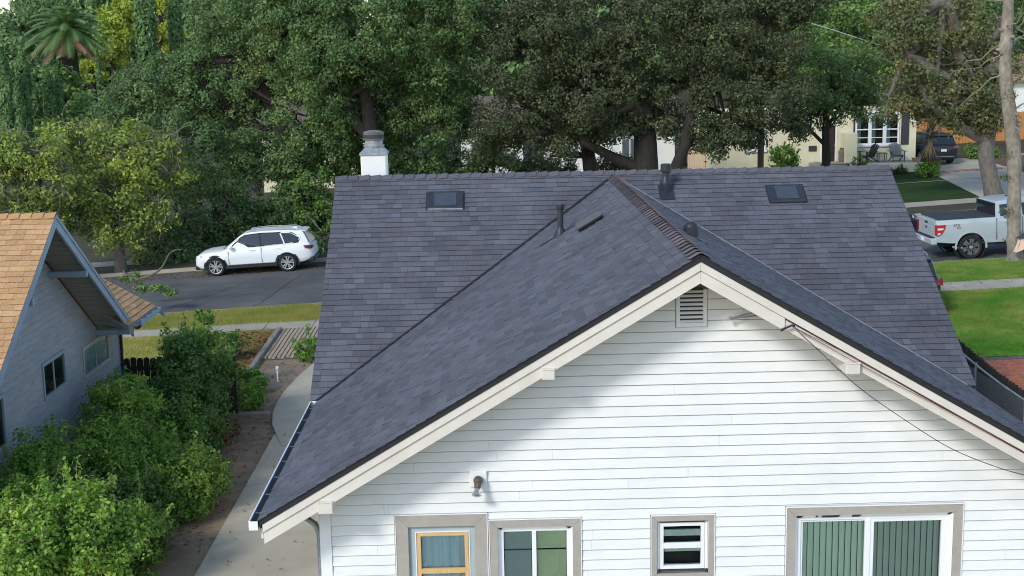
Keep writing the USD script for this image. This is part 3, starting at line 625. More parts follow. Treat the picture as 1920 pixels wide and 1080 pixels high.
# W3: small hung window with head shade painted dark and a dark sill
w3 = casing(OP['w3'], .075, 'small square window with shade painted on the head and a dark sill')
liner(w3, 2.10, 2.79, 1.465, 2.205, .05, .05, 'lr'); liner(w3, 2.10, 2.79, 1.465, 2.205, .05, .05, 't', 'shutter_grey'); liner(w3, 2.10, 2.79, 1.465, 2.205, .05, .05, 'b', 'dark_gap')
obj('frame', ring(2.152, 2.738, 1.518, 2.155, .045, YW + .03, YW + .11), 'white_trim', w3)
obj('sash_rail', bev(2.197, 2.693, YW + .03, YW + .09, 1.80, 1.872, .005), 'white_trim', w3)
obj('glass', B(2.197, 2.693, YW + .07, YW + .074, 1.56, 1.80), 'pane', w3); obj('glass', B(2.197, 2.693, YW + .07, YW + .074, 1.872, 2.11), 'pane', w3)
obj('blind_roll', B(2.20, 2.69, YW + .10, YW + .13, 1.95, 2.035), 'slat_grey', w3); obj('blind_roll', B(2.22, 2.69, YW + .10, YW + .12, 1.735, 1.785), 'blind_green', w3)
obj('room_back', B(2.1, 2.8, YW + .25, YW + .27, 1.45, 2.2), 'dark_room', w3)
for xa in (2.105, 2.745): obj('peeled_patch', bev(xa, xa + .04, YW - .006, YW + .02, 1.47, 1.525, .008), 'dark_gap', w3)
# W4: wide slider with vertical blinds
w4 = casing(OP['w4'], .115, 'wide sliding window with grey green vertical blinds')
liner(w4, 3.93, 6.02, .6, 2.226, .06, .05)
for xa, xb in ((3.95, 4.03), (4.28, 4.52), (4.68, 4.80), (4.20, 4.235), (5.95, 6.0)): obj('peeled_patch', slab([(xa, YW - .006, 2.222), (xb, YW - .006, 2.222), (xb - .02, YW + .045, 2.181), (xa + .01, YW + .045, 2.181)], (0, -.003, -.005)), 'dark_gap', w4)
obj('frame', ring(3.982, 5.968, .62, 2.175, .035, YW + .055, YW + .15), 'white_trim', w4); obj('frame', ring(4.018, 4.92, .65, 2.138, .03, YW + .075, YW + .12), 'white_trim', w4)
obj('mullion', bev(4.875, 4.945, YW + .05, YW + .13, .65, 2.14, .005), 'white_trim', w4); obj('frame', ring(4.945, 5.932, .65, 2.14, .045, YW + .06, YW + .11), 'white_trim', w4)
obj('glass', B(4.04, 4.88, YW + .10, YW + .104, .67, 2.11), 'pane', w4); obj('glass', B(4.98, 5.90, YW + .10, YW + .104, .67, 2.10), 'pane', w4); obj('insect_screen', B(4.985, 5.89, YW + .074, YW + .077, .67, 2.098), 'screen', w4)
for xa, xb, cnt, in ((4.05, 4.89, 10), (4.99, 5.90, 11)):
    for k in range(cnt):
        xc = xa + (k + .5) * (xb - xa) / cnt; w = (xb - xa) / cnt * .50
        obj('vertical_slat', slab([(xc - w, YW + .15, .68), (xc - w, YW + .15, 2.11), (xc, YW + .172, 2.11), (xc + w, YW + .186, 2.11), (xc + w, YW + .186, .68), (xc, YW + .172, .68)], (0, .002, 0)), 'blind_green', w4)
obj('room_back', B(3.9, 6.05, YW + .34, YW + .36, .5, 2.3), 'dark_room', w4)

# ---- gutter and downspout
g = MB(); x0, x1 = XL - .128, XL - .018
g.box(x0, x1, YG - .01, YE - .03, ZE - .125, ZE - .117); g.box(x0 - .0, x0 + .008, YG - .01, YE - .03, ZE - .117, ZE - .02); g.box(x1 - .006, x1, YG - .01, YE - .03, ZE - .117, ZE - .02)
gut = obj('gutter', g.out(), 'gutter_grey', H)
obj('gutter_lip', bev(x0 - .006, x0 + .012, YG - .012, YE - .028, ZE - .022, ZE - .006, .004), 'white_trim', gut)
for ya in (YG - .016, YE - .03): obj('end_cap', bev(x0 - .002, x1 + .002, ya, ya + .012, ZE - .128, ZE - .012, .003), 'white_trim', gut)
for k in range(8): ya = YG + .35 + k * .72; obj('hanger', B(x0 + .01, x1, ya, ya + .016, ZE - .034, ZE - .030), 'grey_metal', gut)
obj('downspout', tube([(XL - .09, YW + .5, ZE - .12), (XL - .05, YW + .5, ZE - .24), (WL - .30, YW + .42, ZE - .36), (WL - .12, YW + .3, ZE - .44), (WL - .06, YW + .25, ZE - .56), (WL - .055, YW + .25, .1)], .04, 10), 'galvanised', H, True)
for ya in np.arange(YG + .9, YE, .8): pass
# fascia behind the gutter
obj('fascia', B(XL + .002, XL + .03, YG + .08, YE, ZE - .27, ZE - .135), 'cream_board', H)

# ---- roof vents and pipes
def on(pl, a, b, h=0.): return pl.P(np.array([a]), np.array([b]), np.array([h]))[0]
def pbox(pl, a0, a1, b0, b1, h0, h1, b=.01):
    v, f = bev(a0, a1, b0, b1, h0, h1, b); q = pl.P(v[:, 0], v[:, 1], v[:, 2]); return (q, f) if np.dot(np.cross(pl.u, pl.v), pl.n) > 0 else (q, f[:, ::-1])
for xa, lab in ((-1.235, 'left low roof vent'), (5.57, 'right low roof vent')):
    b0 = (25.52 - YE) * c2; b1 = b0 + .50
    rv = obj('roof_vent', pbox(plM, xa, xa + .715, b0, b1, .0, .062, .018), 'vent_metal', H, label=lab)
    obj('top_panel', pbox(plM, xa + .14, xa + .575, b0 + .07, b1 - .03, .063, .070, .003), 'vent_panel', rv)
    obj('front_lip', pbox(plM, xa + .01, xa + .705, b0 - .018, b0 - .002, .01, .05, .005), 'grey_metal' if xa < 0 else 'vent_metal', rv)
    obj('flange', pbox(plM, xa - .03, xa + .745, b0 - .01, b1 + .08, .012, .017, .002), 'vent_metal', rv)
p = np.array([1.265, 23.18, wz(1.265)])
vp = obj('vent_pipe', tube([p - [0, 0, .1], p + [0, 0, .545]], .053, 16), 'vent_metal', H, 40, label='tall capped vent pipe on the left slope')
obj('pipe_cap', lathe([(0, .555), (.068, .555), (.074, .54), (.074, .475), (.064, .455), (.05, .455)], 18, p), 'vent_metal', vp, 40)
obj('pipe_collar', lathe([(.054, .14), (.075, .10), (.12, .0), (.12, -.12)], 18, p), 'vent_metal', vp, 40)
a, b = 23.18, (1.265 - XL) * c1
obj('flashing', pbox(plL, a - .03, a + .05, b - .42, b + .62, .012, .022, .003), 'vent_metal', vp); obj('flashing', pbox(plL, a - .07, a + .09, b - .43, b - .30, .014, .026, .004), 'vent_metal', vp)
p = np.array([3.54, 25.93, mz(25.93)])
vp = obj('vent_pipe', tube([p - [0, 0, .1], p + [0, 0, .40]], .072, 16), 'vent_metal', H, 40, label='short vent pipe with a drum cap just below the main ridge')
obj('pipe_cap', lathe([(0, .54), (.085, .535), (.108, .515), (.108, .385), (.095, .37), (.06, .37)], 20, p), 'vent_metal', vp, 40)
obj('pipe_collar', lathe([(.073, .28), (.09, .22), (.122, .17), (.122, .11), (.11, .05), (.11, -.15)], 20, p), 'vent_metal', vp, 40)
b = (25.93 - YE) * c2; obj('flashing', pbox(plM, 3.54 - .15, 3.54 + .15, b - .32, b + .14, .013, .022, .003), 'vent_metal', vp)
# slant vent on the left slope
b0 = (1.53 - XL) * c1
sv = obj('slant_vent', pbox(plL, 22.08, 22.72, b0, b0 + .50, .055, .082, .006), 'vent_metal', H, label='slanted slot vent on the left slope')
MATS['slant'] = pm('slant_grey', (.085, .083, .08), (.12, .117, .11), scale=20, rough=.7)
obj('slant_top', pbox(plL, 22.085, 22.715, b0 + .006, b0 + .495, .083, .088, .002), 'slant_grey', sv)
for k in range(2): obj('support', pbox(plL, 22.14 + k * .46, 22.2 + k * .46, b0 + .02, b0 + .46, .0, .056, .003), 'black_metal', sv)
# hood vent on the right slope
p0 = (XRR - 3.02) * c1
hv = obj('hood_vent', pbox(plR, 18.95, 19.42, p0 - .22, p0 + .14, .012, .024, .004), 'vent_metal', H, label='domed hood vent on the right slope')
cc = on(plR, 19.2, p0 + .02, .0); obj('hood', lathe([(0, .215), (.05, .21), (.095, .18), (.115, .13), (.115, -.08)], 20, cc), 'vent_metal', hv, 40)
# chimney
cx, cy = -2.435, 27.75
ch = obj('chimney', bev(cx - .265, cx + .265, cy - .27, cy + .33, 4.8, 6.255, .012), 'stucco_white', H)
obj('flared_base', slab([(cx - .285, cy - .29, 6.255), (cx + .285, cy - .29, 6.255), (cx + .285, cy + .35, 6.255), (cx - .285, cy + .35, 6.255)], (0, 0, .055)), 'galvanised', ch)
v = np.array([(cx + sx * r * .8, cy + .03 + sy * r, z) for z, r in ((6.31, .285), (6.40, .205)) for sx, sy in ((-1.2, -1), (1.2, -1), (1.2, 1), (-1.2, 1))]); obj('flared_base', (v, CUBE_F), 'galvanised', ch)
obj('collar', lathe([(.205, 6.36), (.205, 6.42), (.225, 6.43), (.225, 6.455), (.19, 6.465), (.19, 6.56), (.16, 6.57)], 24, (cx, cy + .03, 0)), 'galvanised', ch, 40)
obj('cap_drum', lathe([(.17, 6.565), (.21, 6.565), (.218, 6.59), (.218, 6.715), (.225, 6.72), (.21, 6.735), (.10, 6.768), (0, 6.775)], 24, (cx, cy + .03, 0)), pm('cap_grey', (.10, .10, .09), (.16, .16, .145), scale=8, rough=.6), ch, 40)
obj('cap_band', lathe([(.2195, 6.68), (.2205, 6.68), (.2205, 6.60), (.2195, 6.60)], 24, (cx, cy + .03, 0)), 'dark_gap', ch)

# ---- things on the wall
fl = thing('floodlight', 'outdoor floodlight with bronze socket and silver bulb on the white gable wall', 'wall lamp', (-.22, YW, 2.83))
v, f = bev(-.335, -.11, YW - .052, YW - .012, 2.735, 2.955, .012); obj('mounting_plate', (v, f), 'white_trim', fl)
obj('socket', (lambda m: (np.array(m.vertices) * [.062, .075, .062] + [-.225, YW - .11, 2.845], m.faces))(trimesh.creation.icosphere(subdivisions=3)), 'bronze', fl, True)
obj('neck', tube([(-.225, YW - .13, 2.85), (-.232, YW - .175, 2.80), (-.238, YW - .20, 2.765)], [.05, .046, .04], 14), 'bronze', fl, True)
T = np.array([-.012, -.05, -.075]); T /= np.linalg.norm(T); A = np.cross(T, [1, 0, 0]); A /= np.linalg.norm(A); Bv = np.cross(T, A)
v, f = lathe([(.036, 0), (.045, .03), (.066, .07), (.068, .085), (.05, .10), (0, .108)], 20); o = np.array([-.238, YW - .205, 2.765]); obj('bulb', (o + v[:, :1] * A + v[:, 1:2] * Bv + v[:, 2:3] * T, f), 'bulb', fl, 50)
sc = thing('service_cable', 'black service cable hanging from a bracket on the right gable board', 'cable', (3.66, YG, 4.95))
pts = np.array([(3.67, YG - .02, 4.95), (3.80, YG - .03, 4.80), (4.01, YG - .04, 4.60), (4.38, YG - .05, 4.245), (4.75, YG - .06, 3.95), (5.09, YG - .06, 3.71), (5.43, YG - .06, 3.48), (5.77, YG - .06, 3.285), (6.2, YG - .05, 3.10), (6.59, YG - .04, 2.97), (7.2, YG - .03, 2.82), (7.75, YG + .01, 2.72)])
from scipy.interpolate import CubicSpline
q = CubicSpline(np.linspace(0, 1, len(pts)), pts)(np.linspace(0, 1, 60)); obj('wire', tube(q, .0052, 6), 'cable_black', sc, True)
obj('bracket', tube([(3.53, YG + .0, 4.87), (3.58, YG - .01, 4.90), (3.66, YG - .02, 4.935), (3.69, YG - .02, 4.92)], [.02, .014, .014, .02], 8), 'black_metal', sc, True)
q = np.array([(3.70, YG - .01, 4.90), (4.3, YG - .005, 4.545), (4.9, YG + .0, 4.20), (5.5, YG + .0, 3.86), (6.1, YG + .0, 3.52), (6.6, YG, 3.24)]); q[:, 2] = wz(q[:, 0]) - np.array([.245, .25, .24, .215, .20, .19]); obj('phone_wire', tube(q, .0045, 5), 'wire_red', sc)
q2 = q.copy(); q2[:, 2] += np.array([.0, .045, .05, .02, .01, .004]); obj('phone_wire', tube(q2, .004, 5), 'wire_red', sc)
wh = thing('wall_hook', 'thin metal stay sticking out below the right gable board near the vent', 'bracket', (3.08, YW, 4.93))
obj('rod', tube([(3.02, YW - .13, 4.915), (3.25, YW - .1, 4.965), (3.45, YW - .02, 5.0)], .010, 6), 'grey_metal', wh); obj('rod', tube([(3.03, YW - .13, 4.91), (3.28, YW - .08, 4.925), (3.5, YW - .02, 4.945)], .008, 6), 'grey_metal', wh); obj('foot', bev(3.0, 3.03, YW - .15, YW - .11, 4.89, 4.935, .004), 'grey_metal', wh)

# ================================================================== the neighbouring house with the tan roof
NX, NRX, NY, NZ, NS = -8.6, -7.86, 23.52, 5.60, .662
N = thing('neighbour_house', 'neighbouring house with tan shingle roof and grey shingled gable wall on the left', 'house', (-9.5, NY, 0))
nz = lambda y: NZ - NS * abs(y - NY)
Y0, Y1 = 18.9, 28.02
cN = math.hypot(1, NS)
wallpoly = Polygon([(19.3, -.1), (29.45, -.1), (29.45, 2.62), (28.3, 2.62), (28.3, nz(28.3) - .18), (NY, NZ - .2), (19.3, nz(19.3) - .2)])
nw = obj('wall', extr(wallpoly, lambda p: np.stack([NX - .012 - .15 * p[:, 2], p[:, 0], p[:, 1]], 1)), 'shutter_grey', N)
NWIN = dict(a=(24.22, 25.56, 1.93, 2.66), b=(26.66, 28.55, 1.74, 2.42), c=(20.6, 22.22, 1.66, 2.62))
nh = unary_union([sbox(a, c, b, d) for a, b, c, d in NWIN.values()])
rs = np.random.RandomState(31); e = .128; k = 0
zz = -.1
while zz < NZ:
    strip = wallpoly.intersection(sbox(0, zz + .010, 99, zz + e)).difference(nh)
    for g in getattr(strip, 'geoms', [strip]):
        if g.is_empty or g.geom_type != 'Polygon' or g.area < .01: continue
        a = zz
        def fn(p, a=a):
            t = np.clip((a + e - p[:, 1]) / e, 0, 1); return np.stack([np.where(p[:, 2] > .5, NX + .004 + .014 * t, NX - .01), p[:, 0], p[:, 1]], 1)
        obj('siding_course', extr(g, fn), 'grey_shingle_wall', nw)
    zz += e
for key, (a, b, c, d) in NWIN.items(): pass
for key, (ya, yb, za, zb) in NWIN.items():
    P = sbox(ya, za, yb, zb); fr = P.difference(sbox(ya + .07, za + .06, yb - .07, zb - .08))
    w = obj('window', extr(fr, lambda p: np.stack([NX - .03 + .065 * p[:, 2], p[:, 0], p[:, 1]], 1)), 'blue_grey_board' if key != 'b' else 'taupe_trim', N)
    ym = (ya + yb) / 2; obj('mullion', B(NX - .02, NX + .012, ym - .025, ym + .025, za + .06, zb - .08), 'grey_metal', w)
    obj('pane', B(NX - .005, NX, ya + .07, ym - .025, za + .06, zb - .08), 'dark_pane', w); obj('pane', B(NX - .005, NX, ym + .025, yb - .07, za + .06, zb - .08), 'dark_pane', w)
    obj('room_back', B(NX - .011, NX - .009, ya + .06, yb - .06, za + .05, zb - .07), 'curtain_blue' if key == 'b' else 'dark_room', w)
obj('wall_box', B(NX, NX + .1, 21.35, 21.47, 3.62, 3.78), 'shutter_grey', N)
NL = -17.0
nr = obj('roof', MB().add(*slab([(NL, Y0, nz(Y0) - .006), (NRX - .02, Y0, nz(Y0) - .006), (NRX - .02, NY, NZ - .006), (NL, NY, NZ - .006)], (0, 0, -.06))).add(*slab([(NL, NY, NZ - .006), (NRX - .02, NY, NZ - .006), (NRX - .02, Y1, nz(Y1) - .006), (NL, Y1, nz(Y1) - .006)], (0, 0, -.06))).out(), 'tan_mix', N)
plN = Plane((0, Y0, nz(Y0)), (1, 0, 0), (0, 1 / cN, NS / cN)); plF = Plane((0, Y1, nz(Y1)), (1, 0, 0), (0, -1 / cN, NS / cN))
FX = -7.76; FZ = 2.73; FS = .58; cF = math.hypot(1, FS)
plW = Plane((FX, 0, FZ), (0, 1, 0), (-1 / cF, 0, FS / cF))
regW = Polygon([(27.3, 0), (29.6, 0), (29.6, 3.0), (27.3, 3.0)])
sh = shingles(plN, sbox(-11.6, 0, NRX + .015, (NY - Y0) * cN), .138, .16, .34, 41, .012)
shW = shingles(plW, regW, .138, .18, .34, 43, .014)
rest = shingles(plF, sbox(-11.6, 0, NRX + .015, (Y1 - NY) * cN), .138, .16, .34, 42, .012) + shingles(plN, sbox(NL, 0, -11.6, (NY - Y0) * cN), .138, .16, .34, 44, .012)
def vis(v):
    q = v - CAM; dd = q @ _f; px, py = q @ RIGHT / dd * FPX, q @ UP / dd * FPX; return (px > -965).any() and (py > -545).any()
sh.sort(key=lambda s: s[0][:, 1].mean()); near = [s for s in sh if vis(s[0])]; rs = np.random.RandomState(6)
piece = (shW[:90] + near)[:300]; ids = {id(s) for s in piece}
for s in piece: obj('shingle', s, 'tan_mix', nr)
mb = MB()
for s in sh + shW + rest:
    if id(s) not in ids: mb.add(*s)
obj('shingle_field', mb.out(), 'tan_mix', nr, kind='stuff')
obj('front_deck', slab([(FX, 27.3, FZ - .008), (FX, 29.58, FZ - .008), (FX - 2.6, 29.58, FZ + 2.6 * FS - .008), (FX - 2.6, 27.3, FZ + 2.6 * FS - .008)], (0, 0, -.07)), 'soffit', nr)
roof_save = roof; roof = nr
for k in range(30): cap((NRX + .02, NY, NZ + .004), np.array([-1., 0, 0]), k * .215, (k + 1) * .215, NS, .14, .03 + rs.uniform(-.003, .003), f'tan_tone_{rs.randint(4)}')
roof = roof_save
for s in (-1, 1):                                                      # rake boards
    ye = Y0 - .05 if s < 0 else Y1 + .03; ya = NY + .001 * s
    def rb(xa, xb, u0, u1): return np.array([(x, y, nz(y) - u) for x in (xa, xb) for y, u in ((ya, u1), (ye, u1), (ye, u0), (ya, u0))]), np.array([[0, 2, 1], [0, 3, 2], [4, 5, 6], [4, 6, 7], [0, 5, 4], [0, 1, 5], [1, 6, 5], [1, 2, 6], [2, 7, 6], [2, 3, 7], [3, 4, 7], [3, 0, 4]])
    obj('rake_board', rb(NRX - .05, NRX - .006, .012, .25), 'blue_grey_board', N); obj('rake_board', rb(NRX - .004, NRX + .016, .012, .075), 'blue_grey_board', N)
for s in (-1, 1):
    L = abs((Y0 if s < 0 else Y1) - NY); n = int(L / .185)
    for k in range(n):
        ya, yb = NY + s * (k * .185 + .004), NY + s * (k * .185 + .172)
        obj('soffit_board', slab([(NX - .005, ya, nz(ya) - .075), (NRX - .052, ya, nz(ya) - .075), (NRX - .052, yb, nz(yb) - .075), (NX - .005, yb, nz(yb) - .075)], (0, 0, -.022)), 'soffit', N)
for yb, zb in ((25.02, 4.28), (27.7, 2.57), (22.0, 4.28)): obj('outrigger', bev(NX - .02, NRX + .02, yb - .05, yb + .05, zb - .09, zb + .03, .006), 'blue_grey_board', N)
obj('brace', tube([(NX, 27.7, 2.86), (NRX - .12, 27.7, 2.60)], .045, 4), 'blue_grey_board', N)
ng = obj('gutter', MB().box(FX + .0, FX + .11, 27.95, 29.62, FZ - .115, FZ - .10).box(FX + .10, FX + .11, 27.95, 29.62, FZ - .10, FZ - .01).box(FX, FX + .01, 27.95, 29.62, FZ - .10, FZ - .01).out(), 'blue_grey_board', N)
for y in (28.1, 28.6, 29.1, 29.55): obj('hanger', B(FX + .01, FX + .1, y, y + .03, FZ - .025, FZ - .015), 'blue_grey_board', ng)
obj('gutter_end', slab([(FX - .02, 29.62, FZ - .02), (FX + .12, 29.62, FZ - .02), (FX + .20, 29.62, FZ - .26), (FX + .10, 29.62, FZ - .20)], (0, .02, 0)), 'blue_grey_board', ng)
obj('corner_trim', B(NX - .06, NX + .03, 29.40, 29.48, -.1, 2.6), 'bark_dark', N)
obj('downspout', tube([(FX + .05, 28.2, FZ - .11), (FX - .1, 28.4, FZ - .25), (NX + .08, 29.2, FZ - .36), (NX + .06, 29.36, FZ - .6), (NX + .06, 29.36, 0)], .035, 8), 'shutter_grey', N, True)
# dark picket fence between the neighbour and the bushes
fe = thing('picket_fence', 'dark wooden fence of round topped boards beside the tan roofed house', 'fence', (NX + .1, 29.5, 0))
def picket(x0, x1, y0, y1, z0_, z1_, axis='x'):
    w = x1 - x0; a = np.linspace(0, math.pi, 7); P = Polygon([(x0, z0_), (x1, z0_), (x1, z1_ - w * .4)] + [((x0 + x1) / 2 + w / 2 * math.cos(t), z1_ - w * .4 + w * .4 * math.sin(t)) for t in a[1:-1]] + [(x0, z1_ - w * .4)])
    if axis == 'x':
        v, f = extr(P, lambda p: np.stack([p[:, 0], y0 + (y1 - y0) * p[:, 2], p[:, 1]], 1)); return v, f[:, ::-1]
    return extr(P, lambda p: np.stack([y0 + (y1 - y0) * p[:, 2], p[:, 0], p[:, 1]], 1))
rs = np.random.RandomState(12)
for k in range(17): x = NX + .05 + k * .152; obj('board', picket(x, x + .140, 29.46, 29.48, .02, 1.56 + rs.uniform(-.02, .02)), 'fence_dark', fe)
for zc in (.45, 1.25): obj('rail', B(NX + .04, NX + 2.65, 29.49, 29.53, zc, zc + .09), 'fence_dark', fe)
# right hand fences
cf = thing('chain_link_fence', 'chain link fence with grey top rail beside the red brick walk', 'fence', (10.98, 24, 0))
zt = lambda y: gz(11, y) + 1.06
obj('top_rail', tube([(10.98, y, zt(y)) for y in np.linspace(19.5, 31.5, 12)], .024, 8), 'galvanised', cf)
for y in np.arange(20.3, 31.6, 2.75): obj('post', tube([(10.98, y, -.05), (10.98, y, zt(y) + .05)], .03, 8), 'galvanised', cf)
mb = MB()
for k in range(250):
    y = 19.5 + k * .0485
    for s in (-1, 1):
        ya, yb = (y, y + 1.02) if s > 0 else (y + 1.02, y); mb.add(*tube([(10.98, min(ya, 31.5), .03), (10.98, min(yb, 31.5), 1.05)], .0028, 3, False))
obj('mesh', mb.out(), 'galvanised', cf, kind='stuff')
pf = thing('picket_fence', 'dark weathered picket fence with rounded tops behind the chain link fence', 'fence', (11.2, 24, 0))
for k in range(68):
    y = 19.6 + k * .176; z = gz(11.2, y); obj('board', picket(y, y + .15, 11.17, 11.19, z + .03, z + 1.15 + rs.uniform(-.015, .015), 'y'), 'fence_dark', pf)
for zc in (.35, .9): obj('rail', B(11.195, 11.235, 19.6, 31.5, zc, zc + .09), 'timber_grey', pf)

# ================================================================== vegetation
def unit(r, n):
    v = r.randn(n, 3); return v / np.linalg.norm(v, axis=1, keepdims=True)
def leaf_mesh(c, nrm, L, W, r):
    n = len(c); a = unit(r, n); a -= (a * nrm).sum(1, keepdims=True) * nrm; a /= np.linalg.norm(a, axis=1, keepdims=True) + 1e-9; b = np.cross(nrm, a)
    s = r.uniform(.65, 1.35, n)[:, None]; a = a * L * .5 * s; b = b * W * .5 * s; lift = nrm * (W * .22) * s
    v = np.stack([c + a, c + b + lift, c - a, c - b + lift], 1).reshape(-1, 3); i = np.arange(n)[:, None] * 4
    return v, np.concatenate([i + [0, 1, 2], i + [0, 2, 3]]), np.repeat(r.rand(n), 4)
def crown_points(blobs, dens, rsub, r, shell=.45, up=.35, sub_cover=1.6):
    """leaf centres and normals: clumps spread through ellipsoids"""
    C, Nn, subs = [], [], []
    for (c, rad) in blobs:
        c, rad = np.array(c, float), np.array(rad, float); A = 4 * math.pi * ((rad[0] * rad[1]) ** 1.6 / 3 + (rad[0] * rad[2]) ** 1.6 / 3 + (rad[1] * rad[2]) ** 1.6 / 3) ** (1 / 1.6)
        ns = max(6, int(A * sub_cover / (math.pi * rsub * rsub)))
        d = unit(r, ns); k = (shell + (1 - shell) * r.rand(ns) ** .6)[:, None]; sc = c + d * rad * k
        sc += (meshkit.noise(sc * .8, 3)[:, None] - .5) * d * rsub * 2.0
        sr = rsub * r.uniform(.55, 1.3, ns); nl = np.maximum(4, (dens * sr * sr * 9).astype(int)); subs.append(sc)
        idx = np.repeat(np.arange(ns), nl); u = unit(r, len(idx)); rr = r.uniform(.35, 1.05, len(idx))[:, None]
        p = sc[idx] + u * sr[idx][:, None] * rr * [1, 1, .75]; out = (p - c) / rad
        q = u * .8 + out / (np.linalg.norm(out, axis=1, keepdims=True) + 1e-6) * .5 + [0, 0, up] + r.randn(len(idx), 3) * .45
        C.append(p); Nn.append(q / np.linalg.norm(q, axis=1, keepdims=True))
    return np.concatenate(C), np.concatenate(Nn), np.concatenate(subs)
def limb(p0, p1, r0, r1, r, n=6, bend=.12):
    p0, p1 = np.array(p0, float), np.array(p1, float); L = np.linalg.norm(p1 - p0); t = np.linspace(0, 1, n)[:, None]
    pts = p0 + (p1 - p0) * t + np.cumsum(r.randn(n, 3) * bend * L / n, 0) * (t > 0) ; pts[-1] = p1; return pts, np.linspace(r0, r1, n)
def tree(name, label, cat, base, trunk, blobs, leaf, bark, dens=40, L=.135, W=.082, rsub=.5, seed=1, limbs=12, group=None, up=.35, shell=.5, twigs=0, cover=1.25, n=8):
    """trunk: list of (points, radii); blobs: ellipsoids of the crown"""
    r = np.random.RandomState(seed); t = thing(name, label, cat, base, group=group)
    C, Nn, subs = crown_points(blobs, dens, rsub, r, shell, up, cover); mb = MB()
    for pts, rad in trunk: mb.add(*tube(pts, rad, n))
    tip = np.array(trunk[0][0][-1]); rt = trunk[0][1][-1] if np.ndim(trunk[0][1]) else trunk[0][1]
    for k in range(limbs):
        c, rad = blobs[k % len(blobs)]; c = np.array(c, float); e = c + unit(r, 1)[0] * np.array(rad) * .75
        st = np.array(trunk[k % len(trunk)][0][-1 if r.rand() < .7 else -2]); a, b = limb(st, e, rt * r.uniform(.35, .8), .02, r, 7); mb.add(*tube(a, b, 6))
        for q in range(3):
            s0 = a[3 + q % 3]; e2 = s0 + unit(r, 1)[0] * np.array(rad) * .45; a2, b2 = limb(s0, e2, .05, .012, r, 5); mb.add(*tube(a2, b2, 4))
    obj('trunk', mb.out(), bark, t, True)
    if twigs:
        mb = MB()
        for k in range(twigs):
            c, rad = blobs[r.randint(len(blobs))]; s0 = np.array(c) + unit(r, 1)[0] * np.array(rad) * r.uniform(.4, .95); e = s0 + unit(r, 1)[0] * r.uniform(.5, 1.4); a, b = limb(s0, e, .022, .006, r, 5, .35); mb.add(*tube(a, b, 3, False))
        obj('bare_twigs', mb.out(), 'twig', t, kind='stuff')
    obj('crown', leaf_mesh(C, Nn, L, W, r), leaf, t)
    return t
def bl(u, v, y, ru, rv, ry=None):
    """an ellipsoid of foliage seen at pixel (u, v) at distance y, ru and rv in pixels there"""
    k = y / FPX; return (at(u, v, y), (ru * k, (ry if ry else max(ru, rv) * k * .9), rv * k))
def G(x, y): return (x, y, gz(x, y))

# --- big dark oaks along the far kerb
y = 60.; b0 = G(-7.6, y)
tree('oak_tree', 'large dense green oak above the white parked car, leftmost of the oaks', 'tree', b0,
     [([b0, at(560, 330, y), at(520, 230, y), at(480, 130, y)], [.5, .42, .36, .26]), ([at(540, 280, y), at(430, 200, y), at(360, 120, y)], [.3, .22, .14])],
     [bl(285, 225, y, 115, 80), bl(425, 130, y + 1, 115, 105), bl(370, 290, y - 1, 120, 90), bl(540, 50, y, 125, 120), bl(520, 230, y + .5, 120, 110), bl(255, 165, y + 1, 60, 50), bl(440, 20, y + 2, 80, 80), bl(600, 170, y - 1, 80, 90), bl(340, 150, y, 70, 60), bl(610, 255, y - 1, 60, 40), bl(530, 300, y - .5, 70, 40)],
     'leaf_oak', 'bark_dark', dens=52, seed=11, limbs=16)
y = 58.; b0 = G(-4.4, y)
tree('oak_tree', 'tall green oak with a forked trunk rising behind the white chimney', 'tree', b0,
     [([b0, at(712, 330, y), at(694, 240, y), at(684, 170, y), at(676, 90, y)], [.42, .36, .32, .27, .2]), ([at(700, 260, y), at(672, 235, y), at(640, 190, y), at(600, 120, y)], [.3, .26, .2, .14])],
     [bl(690, 40, y, 130, 110), bl(790, 90, y + 1, 110, 120), bl(620, 110, y - 1, 80, 80), bl(820, 10, y, 100, 90), bl(840, 175, y + 1.5, 70, 70), bl(740, 150, y + 2.5, 90, 60), bl(570, 20, y, 90, 80), bl(800, 215, y + 1.2, 70, 45), bl(740, 225, y + 2.5, 60, 45), bl(630, 225, y + 1, 55, 45), bl(870, 235, y + 2, 45, 35), bl(700, 215, y + 2.2, 60, 50), bl(665, 265, y + 2, 40, 35)],
     'leaf_oak', 'bark_dark', dens=52, seed=12, limbs=14)
y = 57.5; b0 = G(6.9, y)
tree('oak_tree', 'broad dull green oak with a thick dark trunk above the roof ridge middle', 'tree', b0,
     [([b0, at(1212, 330, y), at(1210, 260, y), at(1205, 190, y)], [.62, .56, .5, .4]), ([at(1212, 320, y), at(1150, 295, y), at(1100, 270, y - .5), at(1040, 200, y)], [.26, .22, .18, .12]), ([at(1110, 335, y + 1), at(1103, 290, y + 1), at(1090, 230, y + 1)], [.36, .3, .24])],
     [bl(1000, 100, y, 105, 110), bl(1100, 40, y + .5, 120, 110), bl(980, 210, y - .5, 85, 70), bl(1110, 160, y - .5, 100, 85), bl(1210, 90, y, 85, 120), bl(940, 20, y + 1, 90, 80), bl(1180, 185, y + 1.5, 80, 55), bl(1060, 225, y + 1, 90, 50), bl(950, 262, y, 48, 24), bl(1045, 266, y - .5, 44, 26), bl(1150, 245, y - .5, 46, 26), bl(1010, 292, y + 1, 26, 14), bl(905, 285, y + 1, 30, 26), bl(960, 240, y + 1.4, 60, 26), bl(1080, 236, y + 1.6, 70, 26), bl(1170, 232, y + 1.8, 50, 22), bl(1250, 215, y + 1, 45, 30), bl(1235, 230, y - .6, 40, 26)],
     'leaf_oak_dull', 'bark_dark', dens=52, seed=13, limbs=16)
y = 56.5; b0 = G(8.2, y)
